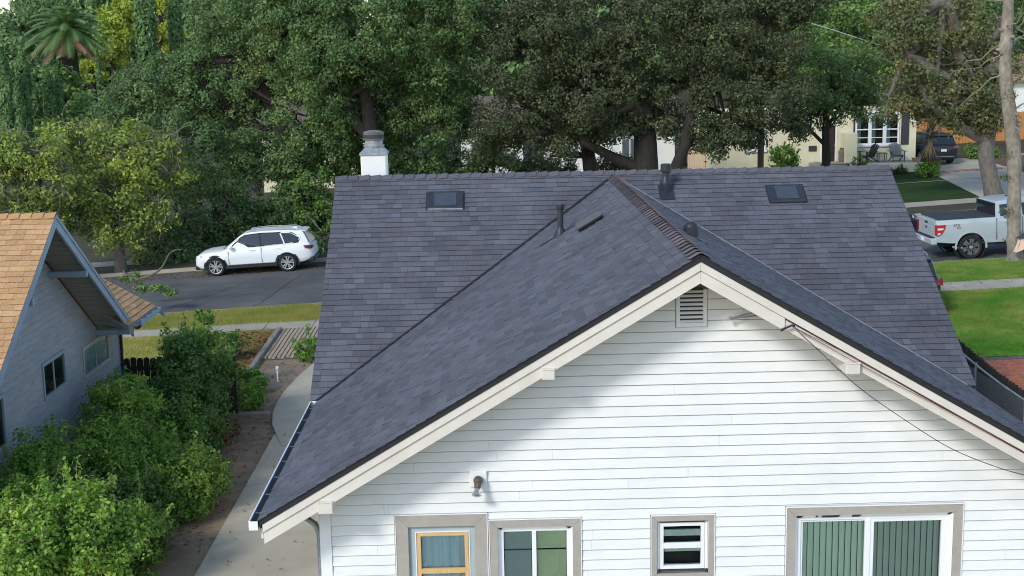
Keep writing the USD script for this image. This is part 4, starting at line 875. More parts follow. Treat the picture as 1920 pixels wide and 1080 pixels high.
tree('oak_tree', 'dark oak with a slender leaning trunk before the left half of the cream house', 'tree', b0,
     [([b0, at(1262, 325, y), at(1286, 270, y), at(1300, 200, y), at(1330, 120, y)], [.3, .27, .24, .22, .18])],
     [bl(1340, 60, y, 80, 110), bl(1430, 60, y + .5, 85, 110), bl(1345, 190, y - .5, 65, 75), bl(1440, 180, y - .3, 75, 80), bl(1290, 0, y, 70, 80), bl(1490, 10, y + .5, 60, 70), bl(1365, 255, y - .2, 60, 38), bl(1480, 240, y + 1, 45, 40), bl(1330, 272, y, 30, 16), bl(1410, 262, y + .3, 28, 18), bl(1290, 262, y + .5, 22, 20)],
     'leaf_oak_dull', 'bark_dark', dens=54, seed=14, limbs=14)
y = 62.; b0 = G(15.6, y)
tree('street_tree', 'dark spreading tree in front of the cream house door', 'tree', b0,
     [([b0, at(1551, 300, y), at(1548, 250, y), at(1550, 200, y)], [.24, .2, .19, .14]), ([at(1550, 275, y), at(1520, 245, y), at(1485, 215, y)], [.1, .08, .05])],
     [bl(1560, 170, y, 80, 60), bl(1640, 185, y + .4, 70, 38), bl(1500, 205, y, 48, 40), bl(1600, 120, y + 1, 70, 50), bl(1520, 130, y, 50, 60)],
     'leaf_oak', 'bark_dark', dens=30, seed=15, limbs=10, L=.16)
# --- lighter trees behind
for i, (u, v, y, ru, rv, lab, lf) in enumerate(((1620, 40, 84, 130, 110, 'light green tree high behind the cream house, left of the rusty sycamore', 'leaf_light'), (1780, 20, 92, 110, 110, 'green tree far behind the parked black car', 'leaf_oak'), (1900, 60, 96, 90, 110, 'green tree behind the pale trunk at the right edge', 'leaf_oak'), (1560, 130, 80, 60, 60, 'light green tree just behind the dark tree by the cream house door', 'leaf_light'))):
    b0 = G(at(u, v, y)[0], y)
    tree('background_tree', lab, 'tree', b0, [([b0, at(u, v + 120, y), at(u, v + 30, y)], [.4, .32, .2])], [bl(u, v, y, ru, rv), bl(u - ru * .6, v + rv * .4, y + 1, ru * .6, rv * .6), bl(u + ru * .6, v + rv * .3, y - 1, ru * .6, rv * .6)], lf, 'bark_dark', dens=26, seed=40 + i, limbs=6, L=.24, W=.14, rsub=.8)
# --- rusty sycamore with the grey trunk (right)
y = 57.; b0 = G(at(1866, 375, y)[0], y)
tree('sycamore_tree', 'sycamore with thinning rusty leaves and a thick grey trunk behind the silver pickup', 'tree', b0,
     [([b0, at(1858, 340, y), at(1848, 290, y), at(1850, 250, y)], [.46, .37, .35, .40]), ([at(1850, 262, y), at(1800, 240, y - .4), at(1740, 190, y - .6), at(1700, 110, y)], [.3, .2, .15, .09]), ([at(1852, 262, y), at(1840, 180, y), at(1790, 80, y), at(1770, 0, y)], [.24, .18, .13, .1]), ([at(1855, 262, y), at(1872, 200, y + .3), at(1876, 120, y), at(1890, 30, y)], [.22, .18, .13, .08])],
     [bl(1720, 110, y, 70, 75), bl(1800, 60, y + .5, 70, 80), bl(1790, 165, y - .4, 75, 50), bl(1850, 130, y + .4, 50, 70), bl(1690, 40, y + .5, 60, 60), bl(1860, 215, y - .3, 40, 30), bl(1745, 212, y, 50, 28), bl(1800, 220, y - .3, 50, 30), bl(1835, 190, y + .2, 45, 35), bl(1690, 195, y + .5, 45, 25)],
     'leaf_rust', 'bark_grey', dens=22, seed=16, limbs=20, L=.16, W=.11, twigs=260, cover=1.4, n=12)
# --- pale trunk by the right kerb
y = 42.3; b0 = G(at(1903, 490, y)[0], y)
r = np.random.RandomState(17); pt = thing('bare_pine_tree', 'tree with a pale knotty trunk standing on the grass strip beside the silver pickup', 'tree', b0)
pts = [np.array(b0) + [0, 0, -.1], np.array(b0) + [0, 0, .25], at(1901, 420, y), at(1902, 330, y), at(1898, 250, y), at(1888, 170, y), at(1885, 100, y), at(1889, 40, y), at(1893, -60, y), at(1895, -140, y)]
q = CubicSpline(np.arange(len(pts)), np.array(pts))(np.linspace(0, len(pts) - 1, 60)); rad = np.interp(np.linspace(0, len(pts) - 1, 60), np.arange(len(pts)), [.34, .26, .215, .225, .23, .205, .195, .18, .16, .13]) * (1 + .05 * r.randn(60))
v, f = tube(q, rad, 20); v += (meshkit.fbm(v * 4., 3, 2)[:, None] - .5) * .07 * unit(r, 1); obj('trunk', (v, f), 'bark_pale', pt, True)
mb = MB()
for k in range(16):
    i = r.randint(8, 58); a = q[i]; d = unit(r, 1)[0]; d[2] = abs(d[2]) * .3; d /= np.linalg.norm(d); mb.add(*tube([a + d * rad[i] * .7, a + d * (rad[i] + .06), a + d * (rad[i] + .13)], [.07, .055, .03], 7))
for k in range(26):
    i = r.randint(30, 59); d = unit(r, 1)[0]; a, b = limb(q[i], q[i] + d * r.uniform(.8, 2.6) + [0, 0, r.uniform(-.9, .9)], .035, .006, r, 7, .3); mb.add(*tube(a, b, 5))
obj('branch_stubs', mb.out(), 'bark_pale', pt, True, kind='stuff')
C, Nn, _ = crown_points([(at(1895, 290, y), (.42, .4, .3)), (at(1888, 330, y), (.38, .34, .22)), (at(1880, 175, y), (.4, .4, .3)), (at(1912, 130, y), (.5, .5, .6)), (at(1885, 395, y - .2), (.28, .2, .14))], 20, .16, r, .3); obj('foliage', leaf_mesh(C, Nn, .10, .035, r), 'leaf_rust', pt)
# --- feathery yellow green trees by the left kerb
y = 53.6; b0 = G(at(228, 520, y)[0], y)
tree('feathery_tree', 'airy yellow green tree with bare grey twigs, right beside the tan roof peak', 'tree', b0,
     [([b0, at(224, 480, y), at(222, 430, y), at(210, 360, y)], [.30, .24, .2, .15]), ([at(223, 470, y), at(245, 400, y), at(262, 320, y)], [.16, .12, .07]), ([at(221, 440, y), at(160, 360, y), at(130, 290, y)], [.14, .1, .06])],
     [bl(235, 285, y, 85, 55), bl(150, 265, y + .5, 75, 45), bl(290, 310, y, 60, 60), bl(200, 360, y - .5, 85, 65), bl(275, 400, y - .4, 60, 45), bl(225, 430, y - .8, 50, 38), bl(150, 400, y, 40, 60), bl(320, 270, y, 30, 22)],
     'leaf_feather', 'bark_grey', dens=32, seed=18, limbs=14, L=.17, W=.09, rsub=.42, twigs=420, cover=1.4)
y = 51.; b0 = G(at(58, 470, y)[0], y)
tree('feathery_tree', 'airy yellow green tree behind the tan roof at the left edge', 'tree', b0,
     [([b0, at(56, 420, y), at(62, 370, y), at(70, 320, y)], [.26, .22, .18, .12])],
     [bl(45, 290, y, 75, 50), bl(10, 340, y, 60, 50), bl(95, 340, y, 55, 55), bl(-30, 280, y, 60, 50), bl(60, 400, y + .5, 80, 40)],
     'leaf_feather', 'bark_grey', dens=30, seed=19, limbs=16, L=.17, W=.09, rsub=.42, twigs=300, cover=1.4)
sprig = thing('fallen_branch', 'thin bare branch with a few leaves arching over the road by the tan gutter', 'branch', at(240, 525, 47))
r = np.random.RandomState(20); pp = [at(232, 508, 53.2), at(262, 522, 48), at(300, 505, 46.5), at(315, 480, 46), at(340, 468, 46)]; obj('stem', tube(CubicSpline(np.arange(5), pp)(np.linspace(0, 4, 24)), np.linspace(.05, .02, 24), 6), 'bark_grey', sprig, True)
C, Nn, _ = crown_points([(at(285, 540, 44), (.55, .4, .1)), (at(320, 548, 44), (.32, .3, .07)), (at(248, 520, 45), (.3, .3, .12))], 60, .12, r, .2); obj('leaves', leaf_mesh(C, Nn, .13, .06, r), 'leaf_light', sprig)
# --- dark shrubs on the far verge
for i, (u, v, y, ru, rv, lab, lf) in enumerate(((400, 400, 57.5, 75, 65, 'dark shrub with bare twigs behind the bonnet of the white car', 'leaf_oak'), (490, 385, 58.5, 70, 62, 'dark green shrub behind the roof of the white car', 'leaf_oak'), (575, 375, 59, 60, 75, 'mid green shrub behind the tail of the white car', 'leaf_light'), (632, 285, 61, 62, 50, 'green shrub just left of the white chimney', 'leaf_light'), (760, 285, 61, 75, 55, 'dark green shrub just right of the white chimney', 'leaf_oak'), (840, 300, 62, 55, 42, 'dense green shrub above the left roof vent', 'leaf_oak'), (310, 455, 56, 55, 48, 'dark shrub between the feathery tree and the white car', 'leaf_oak'), (1020, 305, 64, 50, 24, 'low dark shrub in front of the white house across the street', 'leaf_oak_dull'), (925, 300, 63, 42, 26, 'dark leafy shrub left of the low dark shrub by the white house', 'leaf_oak'), (398, 322, 66, 55, 42, 'dark shrub standing behind the first shrubs over the white car', 'leaf_oak'), (600, 452, 55.6, 30, 30, 'low dark shrub at the kerb just behind the tail of the white car', 'leaf_oak'), (345, 482, 55.6, 42, 22, 'low shrub at the kerb in front of the nose of the white car', 'leaf_oak'), (275, 492, 55.4, 32, 15, 'low shrub at the kerb right of the feathery tree trunk', 'leaf_feather'), (325, 335, 68, 50, 45, 'dark shrub hidden behind the right side of the feathery tree', 'leaf_oak'), (1150, 312, 65, 40, 18, 'low shrub showing beside the thick oak trunk above the roof ridge', 'leaf_oak_dull'))):
    b0 = G(at(u, v, y)[0], y); c = at(u, v, y)
    tree('verge_shrub', lab, 'shrub', b0, [([b0, (c + np.array(b0)) / 2, c], [.14, .11, .07])], [bl(u, v, y, ru, rv), bl(u - ru * .5, v + rv * .5, y - .5, ru * .6, rv * .55), bl(u + ru * .5, v + rv * .45, y - .4, ru * .6, rv * .6)], lf, 'bark_dark', dens=44, seed=60 + i, limbs=8, L=.15, W=.085, rsub=.4, twigs=70 if i in (0, 6) else 20)
# --- the far left: palm, cypresses, golden trees, woodland
y = 108.; pc = at(124, 52, y); b0 = G(pc[0] + .3, y)
pa = thing('palm_tree', 'tall date palm with arching fronds and a shaggy trunk at the upper left', 'palm', b0); r = np.random.RandomState(22)
q = np.array([b0, (b0[0] - .1, y, (b0[2] + pc[2]) / 2), pc + [0, 0, -.6]]); obj('trunk', tube(CubicSpline([0, 1, 2], q)(np.linspace(0, 2, 14)), np.linspace(.75, .62, 14), 14), 'bark_dark', pa, True)
C, Nn, _ = crown_points([(b0 + np.array([0, 0, 2.5]), (.95, .95, 2.6)), (b0 + np.array([0, 0, 5.]), (.85, .85, 1.8))], 22, .35, r, .7); obj('ivy', leaf_mesh(C, Nn, .28, .2, r), 'leaf_cypress', pa)
for k in range(64):
    az = k * 2.39996; el = 1.35 - 2.1 * (k / 63.) ** .85; dry = k > 51; Lf = r.uniform(3.4, 4.1); n = 9; t = np.linspace(0, 1, n)
    h = np.array([math.cos(az), math.sin(az), 0]); drop = (1.0 if not dry else .5)
    P = pc + np.outer(t * Lf * math.cos(el), h) + np.outer(t * Lf * math.sin(el) - drop * t * t * Lf * .52 * (1 if el > -.2 else .4), [0, 0, 1.]); sd = np.cross(h, [0, 0, 1.])
    V, F = [], []
    for i in range(1, n * 3):
        tt = i / (n * 3.); c = np.array([np.interp(tt, t, P[:, j]) for j in range(3)]); fw = np.array([np.interp(min(tt + .05, 1), t, P[:, j]) for j in range(3)]) - c; fw /= np.linalg.norm(fw) + 1e-9
        ll = .78 * math.sin(math.pi * min(tt * .92 + .08, 1)) ** .6 + .1
        for s in (-1, 1):
            e = c + sd * s * ll * .75 + fw * ll * .55 + [0, 0, -.12 - .1 * r.rand()]; w = fw * .085; m = len(V); V += [c - w, c + w, e]; F.append([m, m + 1, m + 2])
    tv, tf = tube(P, np.linspace(.05, .012, n), 4, False); m = len(V); obj('frond', (np.vstack([np.array(V), tv]), np.vstack([np.array(F), tf + m])), 'frond_dry' if dry else 'frond_green', pa)
for i, (u, v0, v1, w, y, lab) in enumerate(((2, 90, 250, 15, 92, 'dark cypress column at the very left edge'), (38, 92, 240, 15, 94, 'narrow ivy covered column, second from the left edge'), (88, 130, 235, 12, 96, 'slim cypress just left of the palm trunk'), (104, 122, 235, 11, 97, 'slim cypress nearest the palm trunk'), (60, 150, 250, 14, 98, 'shadowy cypress between the two left columns'), (266, -60, 78, 21, 82, 'tall thick cypress against the golden tree at the top'), (182, 92, 135, 5, 86, 'small pointed cypress at the foot of the golden tree'), (322, -60, 50, 14, 84, 'cypress at the top edge, right of the thick one'))):
    r = np.random.RandomState(80 + i); tp, bt = at(u, v0, y), at(u, v1 + 60, y); R = w * y / FPX; b0 = np.array(G(tp[0], y)); t = thing('cypress_tree', lab, 'tree', b0); h = tp[2] - b0[2]
    obj('trunk', tube([b0, b0 + [0, 0, h * .5], b0 + [0, 0, h * .9]], [.18, .12, .04], 7), 'bark_dark', t, True)
    n = int(2600 * h * R / 5); zt = r.rand(n) ** .9; a = r.uniform(0, 6.283, n); prof = R * np.minimum(1, (1.02 - zt) * 5) * (.8 + .2 * zt) * (.82 + .36 * meshkit.noise(np.stack([a * 2, zt * h * 1.2, a * 0], 1), i)); k = r.uniform(.6, 1, n)
    C = b0 + np.stack([np.cos(a) * prof * k, np.sin(a) * prof * k, .2 + zt * (h - .2)], 1); Nn = np.stack([np.cos(a), np.sin(a), r.uniform(0, .6, n)], 1) + r.randn(n, 3) * .35; Nn /= np.linalg.norm(Nn, axis=1, keepdims=True)
    obj('crown', leaf_mesh(C, Nn, .30, .13, r), 'leaf_cypress', t)
for i, (u, v, y, bs, lab) in enumerate(((212, 70, 116, ((214, 62, 30, 58), (236, 30, 32, 45), (196, 95, 20, 42)), 'golden yellow tree behind the dark oak at the upper left'), (300, 30, 92, ((300, 20, 45, 50), (310, 60, 30, 30)), 'golden green tree between the two cypresses at the top'), (166, 142, 116, ((166, 140, 22, 20), (180, 122, 14, 14)), 'small golden bush right of the palm trunk'))):
    b0 = G(at(u, v, y)[0], y); tree('golden_tree', lab, 'tree', b0, [([b0, at(u, v + 60, y), at(u, v, y)], [.25, .2, .1])], [bl(a, b, y, c, d) for a, b, c, d in bs], 'leaf_gold', 'bark_dark', dens=24, seed=90 + i, limbs=6, L=.25, W=.15, rsub=.55)
for i, (u, v, y, ru, rv, lab, lf) in enumerate(((30, 120, 118, 60, 70, 'dark green tree behind the left cypress columns', 'leaf_far'), (15, 45, 125, 30, 40, 'hazy green tree at the top left corner, below the sky', 'leaf_far'), (75, 30, 130, 35, 45, 'dark green tree left of the palm crown', 'leaf_far'), (165, 15, 128, 50, 45, 'dark green tree right behind the palm crown', 'leaf_far'), (230, -30, 120, 60, 45, 'dark tree at the top edge above the golden tree', 'leaf_far'), (140, 190, 100, 45, 50, 'bright green shrubbery below the palm crown', 'leaf_light'), (70, 190, 104, 50, 50, 'green tree filling the space behind the slim cypresses', 'leaf_far'))):
    b0 = G(at(u, v, y)[0], y); tree('background_tree', lab, 'tree', b0, [([b0, at(u, v + rv, y), at(u, v, y)], [.4, .3, .2])], [bl(u, v, y, ru, rv), bl(u - ru * .5, v + rv * .7, y - 1, ru * .8, rv * .6), bl(u + ru * .5, v + rv * .7, y - 1, ru * .8, rv * .6)], lf, 'bark_dark', dens=14, seed=100 + i, limbs=5, L=.38, W=.24, rsub=1.0)
# far woodland mass closing the view
r = np.random.RandomState(7); bs = []
for x in np.arange(-75, 100, 7.):
    yy = 150 + r.uniform(-8, 12); hgt = r.uniform(13, 19) if x > -48 else r.uniform(9, 11); z = gz(x, yy); bs += [((x, yy, z + hgt * .55), (5.5, 4, hgt * .5)), ((x + 3, yy + 4, z + hgt * .35), (5, 4, hgt * .4))]
C, Nn, _ = crown_points(bs, 3.2, 1.8, r, .7); single('far_woodland', leaf_mesh(C, Nn, .95, .65, r), 'leaf_far', 'wooded slope of far green trees closing the view behind everything', 'woodland', kind='stuff')

# --- bushes by the neighbour's wall
def bush(name, label, base, blobs, leaf, dens, L, W, rsub, seed, group=None, stems=9, cat='bush', twig='twig', cover=1.7):
    r = np.random.RandomState(seed); t = thing(name, label, cat, base, group=group); C, Nn, subs = crown_points(blobs, dens, rsub, r, .5, .45, cover); k = C[:, 2] > base[2] + .02
    mb = MB()
    for i in range(stems):
        e = subs[r.randint(len(subs))]; a, b = limb(np.array(base) + r.randn(3) * [.15, .15, 0], e, .03, .008, r, 6, .2); mb.add(*tube(a, b, 5))
    ns = int(30 * sum(rr[0] * rr[2] for _, rr in blobs)); SC, SN = [], []
    for i in range(ns):                                                # young shoots standing out of the mass
        c, rr = blobs[r.randint(len(blobs))]; d = unit(r, 1)[0]; d[2] = abs(d[2]) * .9 + .15; s0 = np.array(c) + d / np.linalg.norm(d) * np.array(rr) * .92; dd = d * .5 + r.randn(3) * .25 + [0, 0, .45]; dd /= np.linalg.norm(dd); l = r.uniform(.15, .42)
        a, b = limb(s0 - dd * .15, s0 + dd * l, .006, .003, r, 4, .15); mb.add(*tube(a, b, 3, False)); k2 = int(l * 70) + 4; tt = r.rand(k2) ** .8; SC.append(s0 + dd * (tt * l)[:, None] + r.randn(k2, 3) * .028); q = r.randn(k2, 3) * .6 + [0, 0, .6]; SN.append(q / np.linalg.norm(q, axis=1, keepdims=True))
    C = np.concatenate([C] + SC); Nn = np.concatenate([Nn] + SN); k = C[:, 2] > base[2] + .02
    obj('stems', mb.out(), twig, t, kind='stuff'); obj('foliage', leaf_mesh(C[k], Nn[k], L, W, r), leaf, t); return t
bush('citrus_bush', 'bright green leafy bush in the bottom left corner of the view', (-6.5, 19.3, 0), [((-6.6, 19.3, 1.0), (1.05, 1.2, .95)), ((-7.5, 19.8, .9), (.9, 1.2, .9)), ((-5.85, 19.6, .65), (.6, .9, .62)), ((-7.3, 18.5, .9), (1, 1, .8))], 'leaf_hedge_bright', 210, .076, .043, .24, 201)
bush('citrus_bush', 'bright green bush standing against the grey wall at the left edge', (-8.0, 22.2, 0), [((-8.0, 22.1, 1.0), (.62, 1.0, .95)), ((-7.7, 21.2, .8), (.6, .8, .75)), ((-7.55, 22.9, .75), (.5, .7, .7))], 'leaf_hedge_bright', 205, .075, .042, .24, 202)
bush('citrus_bush', 'green bush with new pale leaves below the grey wall windows', (-7.4, 25.0, 0), [((-7.4, 25.0, 1.25), (.72, 1.0, .85)), ((-6.9, 24.2, .9), (.7, .8, .7)), ((-7.75, 26.2, 1.2), (.5, .8, .7)), ((-7.5, 23.8, .9), (.6, .8, .7)), ((-6.7, 25.9, .75), (.6, .8, .6)), ((-6.75, 22.9, .9), (.55, .8, .6))], 'leaf_hedge_bright', 205, .074, .042, .24, 203)
bush('citrus_bush', 'low rounded green bush with bare twigs leaning over the soil path', (-5.95, 23.2, 0), [((-6.0, 23.2, .65), (.72, .9, .55)), ((-5.65, 23.6, .55), (.45, .6, .55)), ((-6.5, 22.6, .55), (.6, .7, .55)), ((-5.6, 22.8, .35), (.4, .6, .35))], 'leaf_hedge', 200, .072, .042, .2, 204, stems=26)
bush('citrus_bush', 'deep green bush filling the middle of the row, behind the low rounded bush', (-6.5, 21.2, 0), [((-6.55, 21.2, .6), (.7, .9, .55)), ((-6.0, 21.0, .4), (.5, .7, .45)), ((-7.1, 20.7, .8), (.6, .7, .6)), ((-6.3, 22.0, .6), (.5, .6, .5))], 'leaf_hedge_dark', 190, .080, .046, .22, 205)
bush('tall_shrub', 'tall dark green shrub in front of the dark picket fence', (-6.85, 28.0, 0), [((-6.65, 28.0, 1.35), (.68, .9, .95)), ((-6.4, 27.2, .95), (.65, .8, .85)), ((-6.3, 25.9, .7), (.5, .7, .6)), ((-6.9, 28.4, 2.0), (.4, .4, .42)), ((-7.45, 27.7, .75), (.6, .6, .6)), ((-6.35, 28.6, 1.3), (.55, .7, .6)), ((-7.2, 27.0, .8), (.6, .7, .65)), ((-7.95, 27.3, .7), (.45, .5, .65))], 'leaf_hedge_dark', 185, .08, .046, .26, 206)
bush('tall_shrub', 'upright green shrub with pointed top between the lawn and the mulch bed', (-7.25, 31.0, gz(-7.25, 31)), [((-7.25, 31.0, 1.1), (.45, .6, .9)), ((-7.05, 31.3, 1.75), (.3, .3, .45)), ((-6.85, 30.4, .7), (.38, .5, .6)), ((-7.6, 30.6, .9), (.4, .5, .6))], 'leaf_hedge', 120, .10, .055, .2, 207, stems=14)
bush('tall_shrub', 'small green shrub in the mulch bed beyond the pointed shrub', (-7.3, 34.9, gz(-7.3, 34.9)), [((-7.3, 34.9, .6), (.26, .3, .36)), ((-7.1, 35.4, .5), (.2, .22, .26))], 'leaf_hedge_dark', 110, .10, .055, .18, 208)
for i, (x, yy, s, lab) in enumerate(((-5.95, 30.0, .42, 'small green plant beside the pale timber plank'), (-6.15, 31.6, .40, 'small green plant along the timber edging beyond the plank'), (-4.98, 34.6, .42, 'spiky green plant at the near corner of the brick pad'))):
    z = gz(x, yy); bush('garden_plant', lab, (x, yy, z), [((x, yy, z + s * .8), (s, s, s * .75)), ((x + .2, yy + .2, z + s * .5), (s * .6, s * .6, s * .4))], 'leaf_hedge', 130, .11, .05, .13, 220 + i, cat='plant', stems=8)
bush('garden_plant', 'low rusty red plant on the bare soil beside the driveway', (-5.95, 27.6, 0), [((-5.95, 27.6, .28), (.36, .36, .24))], 'leaf_rustplant', 90, .09, .045, .1, 224, cat='plant')
gl = thing('path_light', 'slim white garden path light standing on the soil by the small plants', 'garden light', G(-5.55, 32.6)); zz = gz(-5.55, 32.6)
obj('post', tube([(-5.55, 32.6, zz), (-5.55, 32.6, zz + .34)], .018, 8), 'white_trim', gl); obj('head', lathe([(0, .42), (.03, .415), (.04, .40), (.04, .34), (0, .335)], 12, (-5.55, 32.6, zz)), 'white_trim', gl, 40)
stk = thing('garden_stake', 'thin white stakes stuck in the soil beside the driveway', 'stake', G(-6.1, 26.2)); obj('stick', tube([(-6.2, 26.3, 0), (-6.19, 26.3, .30)], .014, 6), 'white_trim', stk); obj('stick', tube([(-6.25, 25.9, .02), (-6.0, 26.9, .12)], .012, 6), 'white_trim', stk)

# ================================================================== the houses across the street
FY = 70.
FB = lambda x: gz(x, FY)
ch = thing('cream_house', 'single storey cream stucco house with parapet and dark shutters across the street', 'house', (17.5, FY, 0))
P = sbox(12.06, 1.2, 23.1, 5.02).difference(unary_union([sbox(17.95, 1.2, 18.78, 4.35), sbox(19.75, 3.28, 22.2, 4.95), sbox(13.8, 3.1, 15.0, 4.75)]))
v, f = extr(P, lambda p: np.stack([p[:, 0], FY + .2 * p[:, 2], p[:, 1]], 1)); w = obj('wall', (v, f[:, ::-1]), 'cream_stucco', ch)
obj('side_wall', MB().box(12.06, 12.26, FY + .2, FY + 9, 1.2, 5.02).box(22.9, 23.1, FY + .2, FY + 9, 1.2, 5.02).box(12.26, 22.9, FY + 8.8, FY + 9, 1.2, 5.02).out(), 'cream_stucco', ch)
obj('parapet_cap', bev(12.0, 23.16, FY - .06, FY + .26, 5.02, 5.10, .01), 'white_stucco', ch); obj('roof', B(12.2, 22.95, FY + .2, FY + 8.9, 4.7, 4.78), 'roof_brown', ch)
obj('wing_wall', bev(19.0, 19.62, FY - 1.1, FY - .01, 1.3, 4.0, .02), 'cream_stucco', ch)
d = obj('door', B(17.97, 18.76, FY + .10, FY + .15, 2.35, 4.33), 'door_dark', ch); obj('door_frame', MB().box(18.72, 18.80, FY - .03, FY + .05, 2.35, 4.38).box(17.93, 18.0, FY - .03, FY + .05, 2.35, 4.38).out(), 'white_trim', ch); obj('handle', B(18.66, 18.70, FY + .05, FY + .10, 3.25, 3.4), 'chrome', d)
def farwin(x0, x1, z0_, z1_, sashes):
    win = obj('window', B(x0 - .06, x1 + .06, FY - .07, FY + .02, z1_, z1_ + .09), 'white_trim', ch); obj('sill', B(x0 - .06, x1 + .06, FY - .10, FY + .02, z0_ - .10, z0_), 'white_trim', win)
    k = (x1 - x0) / sashes
    for i in range(sashes):
        a, b = x0 + i * k, x0 + (i + 1) * k; obj('sash', (lambda vf: vf)(tuple(extr(sbox(a, z0_, b, z1_).difference(unary_union([sbox(a + .09, z0_ + .08, b - .09, (z0_ + z1_) / 2 - .03), sbox(a + .09, (z0_ + z1_) / 2 + .03, b - .09, z1_ - .08)])), lambda p: np.stack([p[:, 0], FY - .05 + .1 * (1 - p[:, 2]), p[:, 1]], 1)))), 'white_trim', win)
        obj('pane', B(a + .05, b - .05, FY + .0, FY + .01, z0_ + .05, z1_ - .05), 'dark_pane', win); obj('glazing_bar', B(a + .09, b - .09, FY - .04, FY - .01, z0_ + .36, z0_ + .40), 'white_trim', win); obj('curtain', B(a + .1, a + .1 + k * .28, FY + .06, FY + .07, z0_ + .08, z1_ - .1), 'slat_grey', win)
    obj('room_back', B(x0, x1, FY + .16, FY + .18, z0_, z1_), 'dark_room', win)
farwin(19.78, 22.17, 3.30, 4.94, 3); farwin(13.85, 14.95, 3.12, 4.73, 2)
for x in (22.27, 19.68 - .0): obj('shutter', bev(x, x + .42 if x > 20 else x + .06, FY - .06, FY - .005, 3.28, 4.95, .008), 'shutter_grey', ch)
obj('house_plaque', bev(17.28, 17.72, FY - .05, FY - .005, 3.0, 3.3, .02), 'shutter_grey', ch); obj('wall_lamp', bev(22.83, 22.9, FY - .09, FY - .005, 4.35, 4.5, .015), 'black_metal', ch)
obj('porch', bev(19.1, 23.05, 68.35, FY - .01, 1.4, 2.42, .03), 'cream_stucco', ch); obj('porch_floor', B(17.6, 22.98, 68.45, FY - .02, 2.425, 2.44), 'concrete_old', ch); obj('porch_steps', MB().box(17.3, 19.0, 68.5, FY - .02, 1.4, 2.41).box(17.3, 19.0, 68.1, 68.5, 1.4, 2.2).out(), 'concrete_old', ch)
obj('drain', lathe([(0, 0), (.13, 0), (.13, .05), (.10, .05), (.10, .02), (0, .02)], 14, (21.95, 68.34, 1.72), 'y'), 'dark_gap', ch)
for x, rot, m, lab in ((20.2, math.pi * .62, 'chair_dark', 'dark slatted garden chair turned sideways on the porch of the cream house'), (21.85, math.pi, 'chair_grey', 'grey slatted garden chair facing the street on the porch of the cream house')):
    t = thing('garden_chair', lab, 'chair', (x, 69.15, 2.44), rot - math.pi / 2 * 0 + 0, local=True)
    # local: sitter faces +y
    for k in range(6): obj('seat_slat', slab([(-.27, -.22 + k * .085, .26 + k * .018), (.27, -.22 + k * .085, .26 + k * .018), (.27, -.145 + k * .085, .276 + k * .018), (-.27, -.145 + k * .085, .276 + k * .018)], (0, 0, -.022)), m, t)
    for k in range(5):
        a = (k - 2) * .115; hgt = .98 - .05 * abs(k - 2); obj('back_slat', slab([(a - .052, -.24, .24), (a + .052, -.24, .24), (a * 1.12 + .055, -.56, hgt), (a * 1.12 - .055, -.56, hgt)], (0, -.025, 0)), m, t)
    for sx in (-1, 1):
        obj('arm', bev(sx * .36 - .07, sx * .36 + .07, -.46, .30, .54, .565, .006), m, t); obj('leg', B(sx * .31 - .018, sx * .31 + .018, .18, .27, 0, .54), m, t)
        obj('leg', slab([(sx * .29 - .018, -.62, .0), (sx * .29 + .018, -.62, .0), (sx * .29 + .018, -.50, .0), (sx * .29 - .018, -.50, .0)], (0, .62, .30)), m, t)
st = thing('side_table', 'small grey side table between the two porch chairs', 'table', (21.0, 69.1, 2.44))
obj('table_top', bev(20.76, 21.24, 68.88, 69.32, 2.88, 2.92, .008), 'chair_grey', st)
for sx in (20.79, 21.18):
    for sy in (68.91, 69.26): obj('leg', B(sx, sx + .035, sy, sy + .035, 2.44, 2.88), 'chair_grey', st)
obj_u = thing('porch_urn', 'tall brown metal urn beside the dark front door of the cream house', 'urn', (18.95, 69.4, 2.44)); obj('body', lathe([(0, 0), (.17, 0), (.2, .1), (.2, .52), (.13, .64), (.13, .72), (.17, .76), (0, .76)], 18, (18.95, 69.4, 2.44)), 'urn', obj_u, 40)
for s in (-1, 1): obj('handle', tube([(18.95 + s * .14, 69.4, 3.07), (18.95 + s * .22, 69.4, 3.05), (18.95 + s * .2, 69.4, 2.9)], .018, 6), 'urn', obj_u)
cp = thing('clay_planter', 'low clay bowl planter on the porch corner by the spiky plant', 'planter', (22.75, 68.8, 2.44)); obj('bowl', lathe([(0, 0), (.16, 0), (.25, .18), (.27, .2), (.23, .2), (.15, .05), (0, .05)], 18, (22.75, 68.8, 2.44)), 'clay', cp, 40)
# spiky yucca
yk = at(1742, 300, 66.5); base = np.array(G(yk[0], 66.5)); r = np.random.RandomState(33); t = thing('yucca_plant', 'spiky plant with a shaggy straw coloured stem in front of the black parked car', 'plant', base)
def spikes(c, n, L, lo, hi, seed):
    r = np.random.RandomState(seed); V, F = [], []
    for i in range(n):
        a = r.uniform(0, 6.28); e = r.uniform(lo, hi); d = np.array([math.cos(a) * math.cos(e), math.sin(a) * math.cos(e), math.sin(e)]); sd = np.cross(d, [0, 0, 1.]); sd /= np.linalg.norm(sd); l = L * r.uniform(.7, 1.1); m = len(V); q = np.array(c) + r.randn(3) * .03
        V += [q - sd * .022, q + sd * .022, q + d * l * .55 + sd * .03, q + d * l * .55 - sd * .03, q + d * l + [0, 0, -.06]]; F += [[m, m + 1, m + 2], [m, m + 2, m + 3], [m + 3, m + 2, m + 4]]
    return np.array(V), np.array(F)
obj('stem', tube([base, base + [0.02, 0, 1.0], base + [0, 0, 1.9]], [.14, .16, .12], 8), 'yucca_dry', t)
